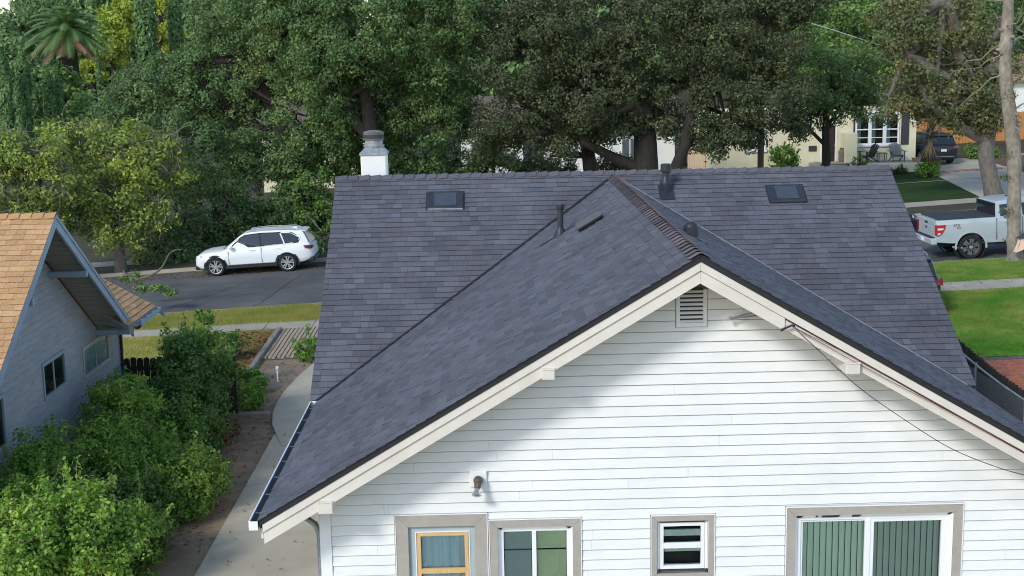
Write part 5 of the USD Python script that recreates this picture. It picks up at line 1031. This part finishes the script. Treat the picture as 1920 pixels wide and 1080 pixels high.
obj('dead_leaves', spikes(base + [0, 0, 1.75], 150, 1.05, -1.5, -1.0, 1), 'yucca_dry', t); obj('leaf_rosette', spikes(base + [0, 0, 1.95], 150, .85, -.35, 1.5, 2), 'yucca_leaf', t); obj('leaf_rosette', spikes(base + [.03, -.25, .35], 190, 1.0, -.1, 1.4, 3), 'yucca_leaf', t); obj('leaf_rosette', spikes(base + [.1, 0, 2.4], 60, .5, -.2, 1.5, 4), 'yucca_leaf', t)
for (u, v, y, ru, rv, lf, lab) in ((1742, 318, 66, 20, 10, 'leaf_hedge', 'low clipped green mound in front of the spiky plant'), (1472, 296, 67.5, 26, 22, 'leaf_hedge', 'round clipped green bush against the cream wall'), (1612, 305, 68, 10, 12, 'leaf_light', 'wispy pale plant at the edge of the cream house porch'), (1838, 287, 72, 30, 18, 'leaf_light', 'yellow green hedge below the orange fence, right of the black car'), (1690, 322, 67.8, 14, 8, 'leaf_oak_dull', 'small dull plant at the foot of the porch wall')):
    c = at(u, v, y); k = y / FPX; b0 = G(c[0], y); bush('round_bush', lab, b0, [(c, (ru * k, ru * k * .8, rv * k)), ((c[0], y, (c[2] + b0[2]) / 2), (ru * k * .8, ru * k * .7, rv * k))], lf, 60, .14, .075, .22, int(u), cat='bush', twig='bark_dark')
# driveway across the street, with a brick band
fd = single('far_driveway', poly_sheet(Polygon([(22.95, 72.5), (27.2, 72.5), (27.2, 66), (26.4, 60.5), (26.6, YF(26)), (21.6, YF(22)), (22.2, 58), (22.95, 66)]), .03, .02), 'concrete', kind='structure')
for k in range(14): x0 = 23.05 + k * .28; obj('brick', B(x0, x0 + .26, 66.9, 67.8, gz(x0, 67.4) + .02, gz(x0, 67.4) + .052), ('brick_red', 'brick_pale')[k % 2], fd)
single('lawn_edging', sheet(19.4, 26.2, lambda x: 63.4 + .03 * x, lambda x: 63.52 + .03 * x, .04, 12, 1), 'concrete_old', kind='structure')
single('flower_bed', sheet(27.25, 31, 60, 73, .02, 6, 8), 'mulch', kind='structure')
# white house, peach gate and more cream walls seen below the oak crowns
wh = thing('white_house_across', 'white single storey house half hidden by the oak crowns across the street', 'house', (5, 76, 0))
obj('wall', B(-1.6, 10.9, 76, 76.2, .8, 4.3), 'white_stucco', wh); obj('side_wall', MB().box(-1.6, -1.4, 76.2, 84, .8, 4.3).box(10.7, 10.9, 76.2, 84, .8, 4.3).out(), 'white_stucco', wh)
obj('roof', slab([(-2.1, 75.5, 4.3), (11.4, 75.5, 4.3), (11.4, 80, 6.0), (-2.1, 80, 6.0)], (0, 0, -.15)), 'roof_brown', wh); obj('roof', slab([(-2.1, 80, 6.0), (11.4, 80, 6.0), (11.4, 84.5, 4.3), (-2.1, 84.5, 4.3)], (0, 0, -.15)), 'roof_brown', wh); obj('fascia', B(-2.1, 11.4, 75.44, 75.5, 4.1, 4.3), 'white_trim', wh)
for x0, x1 in ((-1.0, .9), (2.0, 3.2), (7.8, 8.7)):
    win = obj('window', B(x0 - .08, x1 + .08, 75.95, 75.999, 2.1, 3.6), 'white_trim', wh); obj('pane', B(x0, (x0 + x1) / 2 - .03, 75.93, 75.949, 2.2, 3.5), 'dark_pane', win); obj('pane', B((x0 + x1) / 2 + .03, x1, 75.93, 75.949, 2.2, 3.5), 'dark_pane', win)
gd = obj('garage_door', B(4.0, 7.2, 75.95, 75.999, 1.2, 3.3), 'white_trim', wh)
for k in range(4): obj('door_panel', bev(4.06, 7.14, 75.92, 75.949, 1.25 + k * .51, 1.72 + k * .51, .01), 'white_trim', gd)
pg = thing('wooden_gate', 'pale peach board gate between the white house and the cream house', 'gate', (11.5, 72, 0))
for k in range(8): obj('board', bev(11.05 + k * .125, 11.165 + k * .125, 72, 72.04, 1.5, 3.35, .005), 'peach_board', pg)
obj('rail', B(11.05, 12.05, 71.95, 71.995, 2.9, 3.0), 'peach_board', pg); obj('post', B(12.05, 12.2, 71.9, 72.05, 1.4, 3.45), 'clay', pg)
lf_ = thing('cream_house_left', 'cream house wall glimpsed through the shrubs left of the chimney', 'house', (-9, 78, 0)); obj('wall', B(-13.5, -6.4, 78, 78.2, .3, 4.6), 'cream_stucco', lf_); obj('roof', slab([(-14, 77.5, 4.6), (-6, 77.5, 4.6), (-6, 81, 6), (-14, 81, 6)], (0, 0, -.15)), 'roof_brown', lf_)
for x0 in (-12.4, -8.6): win = obj('window', B(x0, x0 + 1.2, 77.95, 77.999, 2.2, 3.6), 'white_trim', lf_); obj('pane', B(x0 + .08, x0 + 1.12, 77.93, 77.949, 2.28, 3.52), 'dark_pane', win)
wr = thing('white_house_right', 'bright white house wall at the right edge behind the pale trunk', 'house', (34, 82, 0)); obj('wall', B(33.0, 42, 82, 82.2, 2.0, 6.4), 'white_stucco', wr); obj('roof', slab([(32.6, 81.5, 6.4), (42.5, 81.5, 6.4), (42.5, 85, 7.8), (32.6, 85, 7.8)], (0, 0, -.15)), 'clay', wr); win = obj('window', B(35.5, 36.8, 81.95, 81.999, 3.4, 4.9), 'white_trim', wr); obj('pane', B(35.6, 36.7, 81.93, 81.949, 3.5, 4.8), 'dark_pane', win)
of = thing('board_fence', 'orange cedar board fence behind the black parked car', 'fence', (27, 80, 0))
for k in range(54): x0 = 24.3 + k * .2; z = gz(x0, 80); top = z + (2.6 if x0 < 26.6 else 1.7); obj('board', B(x0, x0 + .185, 80, 80.03, z, top + .02 * (k % 3)), 'fence_orange', of)
obj('rail', B(24.3, 35.1, 80.031, 80.09, 3.1, 3.2), 'fence_orange', of)
# utility pole and overhead wire
up_ = thing('utility_pole', 'brown wooden utility pole rising through the foliage in front of the cream house', 'utility pole', G(12.7, 60.5)); obj('pole', tube([G(12.7, 60.5), (12.7, 60.5, 13.5)], [.155, .125], 12), 'pole_wood', up_, True); obj('crossarm', bev(11.6, 13.8, 60.32, 60.42, 12.6, 12.72, .01), 'pole_wood', up_)
ow = thing('overhead_wire', 'pale overhead wire crossing in front of the light green trees at the top', 'cable', (14, 58, 10)); q = np.array([at(1440, 18, 60.2), at(1495, 36, 61.2), at(1545, 51, 62.2), at(1592, 66, 63.2), at(1700, 100, 66), at(1800, 126, 68.5), at(1900, 148, 71)]); obj('wire', tube(CubicSpline(np.arange(7), q)(np.linspace(0, 6, 40)), .016, 5), 'white_trim', ow, True)

# ================================================================== vehicles
def loft(st, secs):
    """closed body through sections: secs[i] is an (m, 2) array of (y, z) half outline from bottom centre to top centre"""
    V = []
    for x, s in zip(st, secs):
        full = np.vstack([s, s[::-1][1:-1] * [-1, 1]]); V.append(np.column_stack([np.full(len(full), x), full]))
    m = len(V[0]); V = np.concatenate(V); F = []
    n = len(st)
    for i in range(n - 1):
        for j in range(m):
            a, b = i * m + j, i * m + (j + 1) % m; F += [[a, b, b + m], [a, b + m, a + m]]
    for j in range(1, m - 1): F += [[0, j + 1, j], [(n - 1) * m, (n - 1) * m + j, (n - 1) * m + j + 1]]
    return V, np.array(F)
def manifold(v, f):
    mm = m3.Manifold(m3.Mesh(np.asarray(v, np.float32), np.asarray(f, np.uint32)))
    if mm.volume() < 0: mm = m3.Manifold(m3.Mesh(np.asarray(v, np.float32), np.asarray(f, np.uint32)[:, ::-1]))
    return mm
def ycyl(x, y0, y1, z, r, n=40): return m3.Manifold.cylinder(abs(y1 - y0), r, r, n).rotate([-90, 0, 0]).translate([x, min(y0, y1), z])
def wheel(t, x, y, r, side, dark=False, spokes=10, w=.24):
    c = (x, y - side * w / 2, r); rr = r * .73
    prof = [(rr, -w / 2), (r * .93, -w / 2), (r * .985, -w * .42), (r, -w * .3), (r, w * .3), (r * .985, w * .42), (r * .93, w / 2), (rr, w / 2)]
    ty = obj('tyre', lathe(prof, 32, c, 'y'), 'rubber', t, 40)
    rim = obj('rim', lathe([(rr, -w / 2), (rr, w / 2 - .005), (rr * .94, w / 2 - .01), (rr * .92, w / 2 - .05), (rr * .92, -w / 2)], 32, c, 'y'), 'rim', ty, 40)
    yo = y - side * .008; mb = MB(); sp = w * .0
    obj('hub_back', lathe([(0, 0), (rr * .93, 0), (rr * .93, .01), (0, .01)], 24, (x, y - side * .09, r), 'y'), 'plastic_black', rim)
    for k in range(spokes):
        a = k * 2 * math.pi / spokes + .1 + ((-1) ** k) * .09; d = np.array([math.cos(a), 0, math.sin(a)]); s = np.array([-math.sin(a), 0, math.cos(a)]); wd = rr * .075 if not dark else rr * .11
        o = np.array([x, yo, r]); q = [o + d * rr * .12 - s * wd, o + d * rr * .12 + s * wd, o + d * rr * .94 + s * wd * 1.2, o + d * rr * .94 - s * wd * 1.2]
        v, f = slab(q, (0, -side * .03, 0)); mb.add(v, f)
    obj('spokes', mb.out(), 'rim_mid' if dark else 'rim', rim); obj('hub', lathe([(0, 0), (rr * .2, 0), (rr * .2, .02), (0, .02)], 16, (x, yo + (.004 if side > 0 else -.024), r), 'y'), 'rim', rim)
def suv(label, loc, rotz, paint, tilt=0., group=None, rear_plate=True, name='parked_car'):
    t = thing(name, label, 'car', loc, rotz, local=True, tilt=tilt, group=group)
    X = [-2.36, -2.31, -2.2, -2.0, -1.7, -1.33, -.8, 0, .9, 1.2, 1.53, 1.9, 2.15, 2.28, 2.35]
    zb = np.interp(X, [-2.36, -2.2, -1.8, 1.8, 2.2, 2.35], [.52, .40, .30, .27, .30, .36]); sh = np.interp(X, [-2.36, -2.25, -1.9, -1.3, 0, 1.0, 1.5, 2.0, 2.25, 2.35], [.97, 1.04, 1.08, 1.075, 1.03, .985, .96, .92, .84, .72])
    w = np.interp(X, [-2.36, -2.28, -2.1, -1.7, -1.0, .8, 1.5, 1.95, 2.2, 2.35], [.72, .84, .90, .94, .945, .945, .94, .91, .84, .66]); crown = np.interp(X, [-2.36, 1.0, 1.3, 2.0, 2.35], [.02, .03, .07, .07, .02])
    secs = []
    for a, b, c, k in zip(zb, sh, w, crown):
        h = b - a; secs.append(np.array([(0, a), (c * .80, a), (c * .93, a + .05), (c * .965, a + h * .25), (c, a + h * .55), (c * .998, a + h * .72), (c * .975, b - .10), (c * .955, b - .03), (c * .90, b + .005), (c * .6, b + k * .7), (0, b + k)]))
    lo = manifold(*loft(X, secs))
    for x in (-1.33, 1.53):
        for s in (-1, 1): lo -= ycyl(x, s * .62, s * 1.2, .365, .425)
    obj('body', lo, paint, t, 35)
    # greenhouse
    gx = np.concatenate([np.linspace(-2.26, -1.9, 10), np.linspace(-1.75, .3, 12), np.linspace(.42, 1.22, 10)])
    zr = np.interp(gx, [-2.26, -2.06, -1.97, -1.5, -.5, .1, .45, 1.22], [1.04, 1.46, 1.585, 1.65, 1.68, 1.655, 1.575, 1.0]); wb = np.interp(gx, [-2.26, -1.9, -1.2, .6, 1.22], [.76, .84, .885, .885, .80])
    ys = lambda x, z: np.interp(x, gx, wb) - .34 * (np.asarray(z) - 1.03)
    secs = []
    for a, b, c in zip(gx, zr, wb):
        z0_ = 1.0 if a > -1.9 else 1.02; b = max(b, z0_ + .012); y1 = c - .34 * max(b - .07 - 1.03, 0) if b > 1.12 else c - .02; zz = max(b - .07, z0_ + .006)
        secs.append(np.array([(0, z0_ - .05), (c, z0_ - .05), (c, z0_), (max(y1, .3), zz), (max(y1 - .045, .25), b - .022 if b > 1.1 else zz + .002), (max(y1 - .12, .2), b - .004 if b > 1.1 else zz + .003), (0, b + .012)]))
    obj('cabin', loft(gx, secs), paint, t, 35)
    def patch(poly, s, off=.007):
        v, f = extr(Polygon(poly), lambda p: np.stack([p[:, 0], s * (ys(p[:, 0], p[:, 1]) + off - .012 * (1 - p[:, 2])), p[:, 1]], 1)); return v, (f if s < 0 else f[:, ::-1])
    fr = [(.98, 1.085), (.60, 1.36), (.30, 1.52), (-.26, 1.555), (-.30, 1.10)]; rr_ = [(-.37, 1.10), (-.33, 1.557), (-1.08, 1.545), (-1.24, 1.13)]; q3 = [(-1.29, 1.135), (-1.14, 1.54), (-1.52, 1.515), (-1.86, 1.32), (-1.78, 1.17)]
    for s in (-1, 1):
        obj('window_trim', patch(list(Polygon([(1.07, 1.06), (.62, 1.40), (.3, 1.56), (-.3, 1.60), (-1.15, 1.585), (-1.56, 1.555), (-1.93, 1.33), (-1.82, 1.13), (-1.25, 1.10), (0, 1.07)]).exterior.coords)[:-1], s, .002), 'plastic_black', t)
        for p in (fr, rr_, q3): obj('side_window', patch(p, s), 'car_pane', t)
        for x in (-1.33, 1.53):
            a = np.linspace(-.25, math.pi + .25, 22); ring_ = [(x + .475 * math.cos(q), .365 + .475 * math.sin(q)) for q in a] + [(x + .42 * math.cos(q), .365 + .42 * math.sin(q)) for q in a[::-1]]
            P = Polygon(ring_); v, f = extr(P, lambda p: np.stack([p[:, 0], s * (np.interp(p[:, 0], X, w) * .975 + .012 * p[:, 2] + .008), p[:, 1]], 1)); obj('arch_trim', (v, f if s < 0 else f[:, ::-1]), 'plastic_black', t)
            wheel(t, x, s * .925, .365, s)
        obj('sill', slab([(-.92, s * .90, .42), (1.12, s * .90, .42), (1.12, s * .955, .40), (-.92, s * .955, .40)], (0, 0, -.12)), 'plastic_black', t)
        obj('sill_strip', bev(-.85, 1.05, min(s * .945, s * .962), max(s * .945, s * .962), .405, .425, .004), 'chrome', t)
        obj('mirror', (lambda m: (np.array(m.vertices) * [.10, .11, .075] + [.86, s * 1.0, 1.12], m.faces))(trimesh.creation.icosphere(subdivisions=2)), paint, t, True)
        for xh in (.02, -1.0): obj('door_handle', bev(xh - .11, xh + .11, min(s * .94, s * .962), max(s * .94, s * .962), .945, .972, .006), paint, t)
        for xs_ in ((.98, .45, .96), (-.335, .45, 1.08)): obj('door_seam', B(xs_[0] - .006, xs_[0] + .006, min(s * .93, s * .9475), max(s * .93, s * .9475), xs_[1], xs_[2]), 'plastic_black', t)
        obj('roof_rail', tube([(-1.75, s * .62, 1.62), (-1.6, s * .62, 1.665), (-.5, s * .63, 1.70), (.15, s * .62, 1.672), (.25, s * .62, 1.63)], .016, 6), 'grey_metal', t)
        tl = MB(); tl.add(*slab([(-2.37, s * .55, .99), (-2.33, s * .86, 1.02), (-2.34, s * .87, .88), (-2.38, s * .55, .88)], (.08, -s * .03, 0))); tl.add(*slab([(-2.32, s * .875, 1.02), (-2.03, s * .935, 1.02), (-2.08, s * .945, .92), (-2.32, s * .885, .86)], (.02, -s * .06, 0)))
        obj('tail_light', tl.out(), 'lamp_dark_red', t)
        obj('headlight', slab([(2.36, s * .42, .80), (2.36, s * .42, .70), (2.31, s * .74, .70), (2.12, s * .87, .76), (2.08, s * .87, .86), (2.25, s * .74, .85)], (-.04, -s * .01, 0)), 'lamp_clear', t)
    obj('windscreen', slab([(.47, -.60, 1.575), (.47, .60, 1.575), (1.19, .74, 1.035), (1.19, -.74, 1.035)], (.008, 0, .012)), 'car_pane', t)
    obj('rear_window', slab([(-2.055, -.58, 1.49), (-2.255, -.70, 1.10), (-2.255, .70, 1.10), (-2.055, .58, 1.49)], (-.014, 0, .006)), 'car_pane', t)
    obj('spoiler', slab([(-1.9, -.62, 1.605), (-1.9, .62, 1.605), (-2.13, .60, 1.565), (-2.13, -.60, 1.565)], (0, 0, -.035)), paint, t)
    obj('rear_bumper', bev(-2.42, -2.05, -.80, .80, .33, .52, .05), 'plastic_black', t); obj('bumper_strip', bev(-2.43, -2.40, -.55, .55, .44, .47, .008), 'grey_metal', t)
    obj('front_bumper', bev(2.0, 2.385, -.74, .74, .27, .42, .05), 'plastic_black', t); obj('grille', slab([(2.375, -.32, .78), (2.375, .32, .78), (2.375, .28, .55), (2.375, -.28, .55)], (-.04, 0, 0)), 'plastic_black', t)
    if rear_plate: obj('number_plate', bev(-2.395, -2.372, -.16, .16, .72, .85, .004), 'plate_white', t)
    obj('antenna_fin', slab([(-1.5, -.02, 1.66), (-1.5, .02, 1.66), (-1.72, .02, 1.70), (-1.72, -.02, 1.70)], (.02, 0, -.05)), paint, t)
    obj('underbody', B(-2.1, 2.1, -.62, .62, .22, .5), 'plastic_black', t)
    return t
def zr_(x): return zs(x) - .12
cxs = -9.42; suv('white sport utility car parked at the far kerb facing left', (cxs, 52.2, zr_(cxs) + .0), math.pi, 'paint_white', math.atan(.045) * 1.0)
hd = math.pi / 2 + .08; rc = at(1770, 285, 69.6); cxd, cyd = rc[0] + 2.4 * math.cos(hd), rc[1] + 2.4 * math.sin(hd); suv('black sport utility car parked nose in on the driveway of the cream house', (cxd, cyd, gz(cxd, cyd) + .03), hd, 'paint_black')
suv('black car beside the house, only its tail corner showing past the right roof edge', (11.52, 37.2, gz(12, 37.2) + .02), math.pi / 2, 'paint_black')
suv('dark car parked behind the silver pickup, barely showing past the roof edge', (14.3, 50.4, zr_(14.3)), 0., 'paint_black', -math.atan(.045))

# silver pickup
px_ = at(1812, 487, 43.9)[0] + 1.93
t = thing('pickup_truck', 'silver pickup truck with a black folding bed cover parked behind the pale trunk', 'pickup truck', (px_, 44.95, zr_(px_)), 0., local=True, tilt=-math.atan(.045))
X = [-2.93, -2.86, -2.5, -1.75, -1.0, -.82, 0, 1.2, 1.93, 2.5, 2.8, 2.92]
zb = np.interp(X, [-2.93, -2.4, -1, 1.2, 2.92], [.62, .55, .50, .50, .52]); sh = np.interp(X, [-2.93, -.85, -.8, 1.25, 1.5, 2.5, 2.85, 2.92], [1.39, 1.39, 1.39, 1.35, 1.33, 1.27, 1.18, 1.0]); w = np.interp(X, [-2.93, -2.8, -2, 1.9, 2.6, 2.92], [.96, .99, 1.0, 1.0, .97, .84])
secs = []
for a, b, c in zip(zb, sh, w):
    h = b - a; secs.append(np.array([(0, a), (c * .9, a), (c * .965, a + .03), (c * .975, a + h * .22), (c * .985, a + h * .30), (c, a + h * .52), (c, b - .16), (c * .985, b - .05), (c * .955, b), (c * .5, b + .012), (0, b + .015)]))
lo = manifold(*loft(X, secs)); R_ = .415
for x in (-1.75, 1.93):
    for s in (-1, 1): lo -= ycyl(x, s * .62, s * 1.3, R_, .505)
lo -= m3.Manifold.cube([1.98, 1.72, .4]).translate([-2.84, -.86, 1.15]); lo -= m3.Manifold.cube([.02, 2.4, 1.4]).translate([-.872, -1.2, .58]) - m3.Manifold.cube([.02, 1.94, 2]).translate([-.872, -.97, .4])
obj('body', lo, 'paint_silver', t, 35)
gx = np.array([-.87, -.84, -.78, -.5, 0, .4, .62, .75, 1.0, 1.3, 1.55]); zr = np.interp(gx, [-.87, -.78, -.5, 0, .4, .62, 1.55], [1.86, 1.92, 1.955, 1.965, 1.94, 1.88, 1.34]); wb = np.interp(gx, [-.87, .9, 1.55], [.955, .955, .9])
secs = []
for a, b, c in zip(gx, zr, wb):
    y1 = c - .30 * max(b - .08 - 1.38, 0); zz = max(b - .08, 1.34); secs.append(np.array([(0, 1.3), (c, 1.3), (c, 1.335), (y1, max(zz, 1.34)), (y1 - .05, max(b - .02, 1.342)), (y1 - .14, max(b - .003, 1.343)), (0, b + .012)]))
obj('cab', loft(gx, secs), 'paint_silver', t, 35)
ys = lambda z: .955 - .30 * (np.asarray(z) - 1.38)
for s in (-1, 1):
    for poly in ([(-.72, 1.42), (-.72, 1.80), (-.05, 1.83), (-.02, 1.42)], [(.06, 1.42), (.04, 1.83), (.5, 1.79), (1.12, 1.44)]):
        v, f = extr(Polygon(poly), lambda p: np.stack([p[:, 0], s * (ys(p[:, 1]) + .006 - .012 * (1 - p[:, 2])), p[:, 1]], 1)); obj('side_window', (v, f if s < 0 else f[:, ::-1]), 'car_pane', t)
    for x in (-1.75, 1.93):
        wheel(t, x, s * .985, R_, s, dark=True, spokes=12, w=.28)
        a = np.linspace(-.1, math.pi + .1, 22); P = Polygon([(x + .56 * math.cos(q), R_ + .56 * math.sin(q)) for q in a] + [(x + .50 * math.cos(q), R_ + .50 * math.sin(q)) for q in a[::-1]])
        v, f = extr(P, lambda p: np.stack([p[:, 0], s * (.985 + .025 * p[:, 2]), p[:, 1]], 1)); obj('arch_flare', (v, f if s < 0 else f[:, ::-1]), 'paint_silver', t)
        v, f = lathe([(.50, 0), (.505, 0), (.505, .36), (.50, .36)], 28, (x, s * .64 if s > 0 else -1.0, R_), 'y'); obj('arch_liner', (v, f), 'plastic_black', t)
    tm = MB(); tm.add(*slab([(-2.955, s * .83, 1.24), (-2.935, s * .99, 1.24), (-2.935, s * .99, .88), (-2.955, s * .83, .88)], (.06, -s * .02, 0))); tm.add(*slab([(-2.93, s * .995, 1.24), (-2.62, s * 1.012, 1.24), (-2.64, s * 1.012, 1.12), (-2.76, s * 1.012, .93), (-2.93, s * .995, .86)], (.02, -s * .05, 0)))
    tl = obj('tail_light', tm.out(), 'lamp_red', t)
    obj('lens', slab([(-2.90, s * 1.0, 1.13), (-2.70, s * 1.016, 1.13), (-2.72, s * 1.016, 1.07), (-2.90, s * 1.0, 1.06)], (0, -s * .004, 0)), 'lamp_clear', tl); obj('lens', slab([(-2.90, s * 1.0, .95), (-2.80, s * 1.014, .97), (-2.82, s * 1.014, .92), (-2.90, s * 1.0, .90)], (0, -s * .004, 0)), 'lamp_clear', tl)
    obj('door_handle', bev(-.62, -.40, min(s * .99, s * 1.02), max(s * .99, s * 1.02), 1.2, 1.235, .006), 'paint_silver', t); obj('running_board', bev(-.85, 1.3, min(s * .86, s * 1.0), max(s * .86, s * 1.0), .40, .46, .02), 'plastic_black', t)
    for xs_ in (-.86, 0.02): obj('door_seam', B(xs_ - .008, xs_ + .008, min(s * .985, s * 1.003), max(s * .985, s * 1.003), .62, 1.36), 'plastic_black', t)
    tx = meshkit.text_mesh('STX', .085, .003, True); v = np.array(tx.vertices); c0 = v[:, 0].max(); V = np.stack([-2.36 + v[:, 0] if s < 0 else -2.36 + c0 - v[:, 0], s * (1.0015 + v[:, 2]), 1.155 + v[:, 1]], 1); obj('lettering', (V, tx.faces if s < 0 else np.array(tx.faces)[:, ::1]), 'decal', t)
    tx = meshkit.text_mesh('4X4', .055, .003, True); v = np.array(tx.vertices); c1_ = v[:, 0].max(); V = np.stack([-2.24 + v[:, 0] if s < 0 else -2.24 + c1_ - v[:, 0], s * (1.0015 + v[:, 2]), 1.08 + v[:, 1]], 1); obj('lettering', (V, tx.faces), 'decal_red', t)
    obj('mirror', bev(1.0, 1.18, min(s * 1.02, s * 1.22), max(s * 1.02, s * 1.22), 1.42, 1.62, .03), 'paint_silver', t)
obj('rear_window', slab([(-.872, -.70, 1.82), (-.878, .70, 1.82), (-.878, .82, 1.45), (-.872, -.82, 1.45)], (-.008, 0, 0)), 'car_pane', t); obj('cab_back', B(-.876, -.868, -.86, .86, 1.42, 1.86), 'plastic_black', t)
for k in range(3): obj('bed_cover_panel', bev(-2.86 + k * .66, -2.215 + k * .66, -.88, .88, 1.40, 1.445, .012), 'cover_black', t)
tg = obj('tailgate', bev(-2.955, -2.925, -.80, .80, .80, 1.36, .012), 'paint_silver', t); obj('tailgate_recess', bev(-2.962, -2.95, -.55, .55, 1.0, 1.16, .004), 'paint_silver', tg); obj('handle', bev(-2.975, -2.95, -.14, .14, 1.22, 1.29, .008), 'plastic_black', tg); obj('badge', (lambda vf: vf)(lathe([(0, 0), (.09, 0), (.09, .01), (0, .01)], 18, (0, 0, 0), 'y')) if False else bev(-2.972, -2.96, -.10, .10, 1.05, 1.12, .004), 'decal', tg)
bp = obj('rear_bumper', bev(-3.10, -2.90, -.96, .96, .56, .78, .03), 'paint_silver', t); obj('step', bev(-3.09, -2.91, -.80, .80, .782, .80, .004), 'plastic_black', bp); obj('number_plate', bev(-3.115, -3.10, -.16, .16, .60, .74, .003), 'plate_white', bp)
obj('windscreen', slab([(.66, -.66, 1.875), (.66, .66, 1.875), (1.5, .80, 1.38), (1.5, -.80, 1.38)], (.008, 0, .012)), 'car_pane', t); obj('front_bumper', bev(2.75, 3.0, -.95, .95, .5, .75, .04), 'chrome', t); obj('grille', bev(2.90, 2.95, -.6, .6, .8, 1.15, .02), 'plastic_black', t)
for s in (-1, 1): obj('headlight', bev(2.82, 2.93, min(s * .62, s * .93), max(s * .62, s * .93), .88, 1.12, .03), 'lamp_clear', t)
obj('underbody', B(-2.6, 2.6, -.6, .6, .42, .75), 'plastic_black', t); obj('exhaust', tube([(-2.3, -.75, .42), (-2.05, -.98, .40)], .04, 10), 'grey_metal', t); obj('antenna_fin', bev(-.2, .05, -.03, .03, 1.965, 2.02, .01), 'shutter_grey', t)
# peach coloured box with a dark roof hanging beside the pale trunk
bh = thing('bird_house', 'small peach coloured box with a dark slanted roof beside the pale trunk', 'bird house', at(1918, 462, 41.5)); c = at(1920, 462, 41.6)
obj('box', slab([c + [-.24, 0, -.20], c + [.22, 0, -.02], c + [.30, 0, .32], c + [-.10, 0, .26], c + [-.15, 0, .05]], (0, .25, 0)), 'pale_pink', bh); obj('roof', slab([c + [-.16, -.04, .25], c + [.36, -.04, .33], c + [.36, -.04, .44], c + [.12, -.04, .42]], (0, .34, 0)), 'shutter_grey', bh); obj('pole', tube([c + [.2, .12, 0], np.array(G(c[0] + .2, 41.7))], .03, 8), 'shutter_grey', bh)

# ================================================================== grass blades on the lawns
def tuft(path, m, seed):
    r = np.random.RandomState(seed); n = 130; x, y = r.uniform(-.3, .3, (2, n)); h = r.uniform(.025, .06, n); a = r.uniform(0, 6.28, n); d = np.stack([np.cos(a), np.sin(a), 0 * a], 1) * .009; tip = np.stack([x, y, h], 1) + np.stack([np.cos(a * 3), np.sin(a * 3), 0 * a], 1) * (h * .5)[:, None]
    b = np.stack([x, y, 0 * x], 1); v = np.stack([b - d, b + d, tip], 1).reshape(-1, 3); return usdkit.mesh(stage, path, (v, np.arange(3 * n).reshape(-1, 3)), MATS[m])
def lawn_blades(name, m, n, regions, seed, label):
    r = np.random.RandomState(seed); p = '/World/' + name; taken.add(p); pi = UsdGeom.PointInstancer.Define(stage, p); tuft(p + '/tuft', m, seed); pts = []
    A = [(x1 - x0) * 6 for x0, x1, lo, hi in regions]
    for (x0, x1, lo, hi), a in zip(regions, A):
        k = int(n * a / sum(A)); x = r.uniform(x0, x1, k); l = np.array([lo(q) if callable(lo) else lo for q in x]); h = np.array([hi(q) if callable(hi) else hi for q in x]); y = l + .1 + (h - l - .2) * r.rand(k); pts.append(np.stack([x, y, ground(x, y) + .008], 1))
    P = np.concatenate(pts); a = r.uniform(0, 6.28, len(P)); from pxr import Vt
    pi.CreatePositionsAttr(Vt.Vec3fArray.FromNumpy(P.astype(np.float32))); pi.CreateProtoIndicesAttr(Vt.IntArray.FromNumpy(np.zeros(len(P), np.int32)))
    pi.CreateOrientationsAttr(Vt.QuathArray([Gf.Quath(math.cos(q / 2), 0, 0, math.sin(q / 2)) for q in a])); s = r.uniform(.7, 1.3, len(P)).astype(np.float32); pi.CreateScalesAttr(Vt.Vec3fArray.FromNumpy(np.stack([s, s, s], 1))); pi.CreatePrototypesRel().SetTargets([p + '/tuft'])
    data(pi.GetPrim(), label=label, category='grass', kind='stuff')
lawn_blades('green_grass', 'grass_blade', 5200, [(8.6, 24, 32.15, walk_lo), (8.6, 26, walk_hi, YN - .2)], 51, 'short bright green grass of the lawns right of the house')
lawn_blades('dry_grass', 'grass_dry', 3600, [(-16, -6.5, 30.2, walk_lo), (-16, -3, walk_hi, YN - .2)], 52, 'yellowish grass of the lawns left of the house')

# look-alikes share a group
GROUPS = {'oak_tree': 'oaks along the far kerb', 'cypress_tree': 'cypresses at the upper left', 'citrus_bush': 'bushes along the soil path', 'tall_shrub': 'tall shrubs by the mulch bed', 'verge_shrub': 'shrubs on the far verge', 'background_tree': 'trees behind the street', 'golden_tree': 'golden trees at the upper left', 'feathery_tree': 'feathery trees by the left kerb', 'garden_chair': 'chairs on the porch', 'parked_car': 'parked cars', 'garden_plant': 'small plants by the driveway', 'round_bush': 'bushes by the cream house', 'picket_fence': 'dark picket fences'}
for pr in stage.GetPrimAtPath('/World').GetChildren():
    n = pr.GetName().rstrip('0123456789').rstrip('_')
    if n in GROUPS and not pr.GetCustomDataByKey('group'): pr.SetCustomDataByKey('group', GROUPS[n])
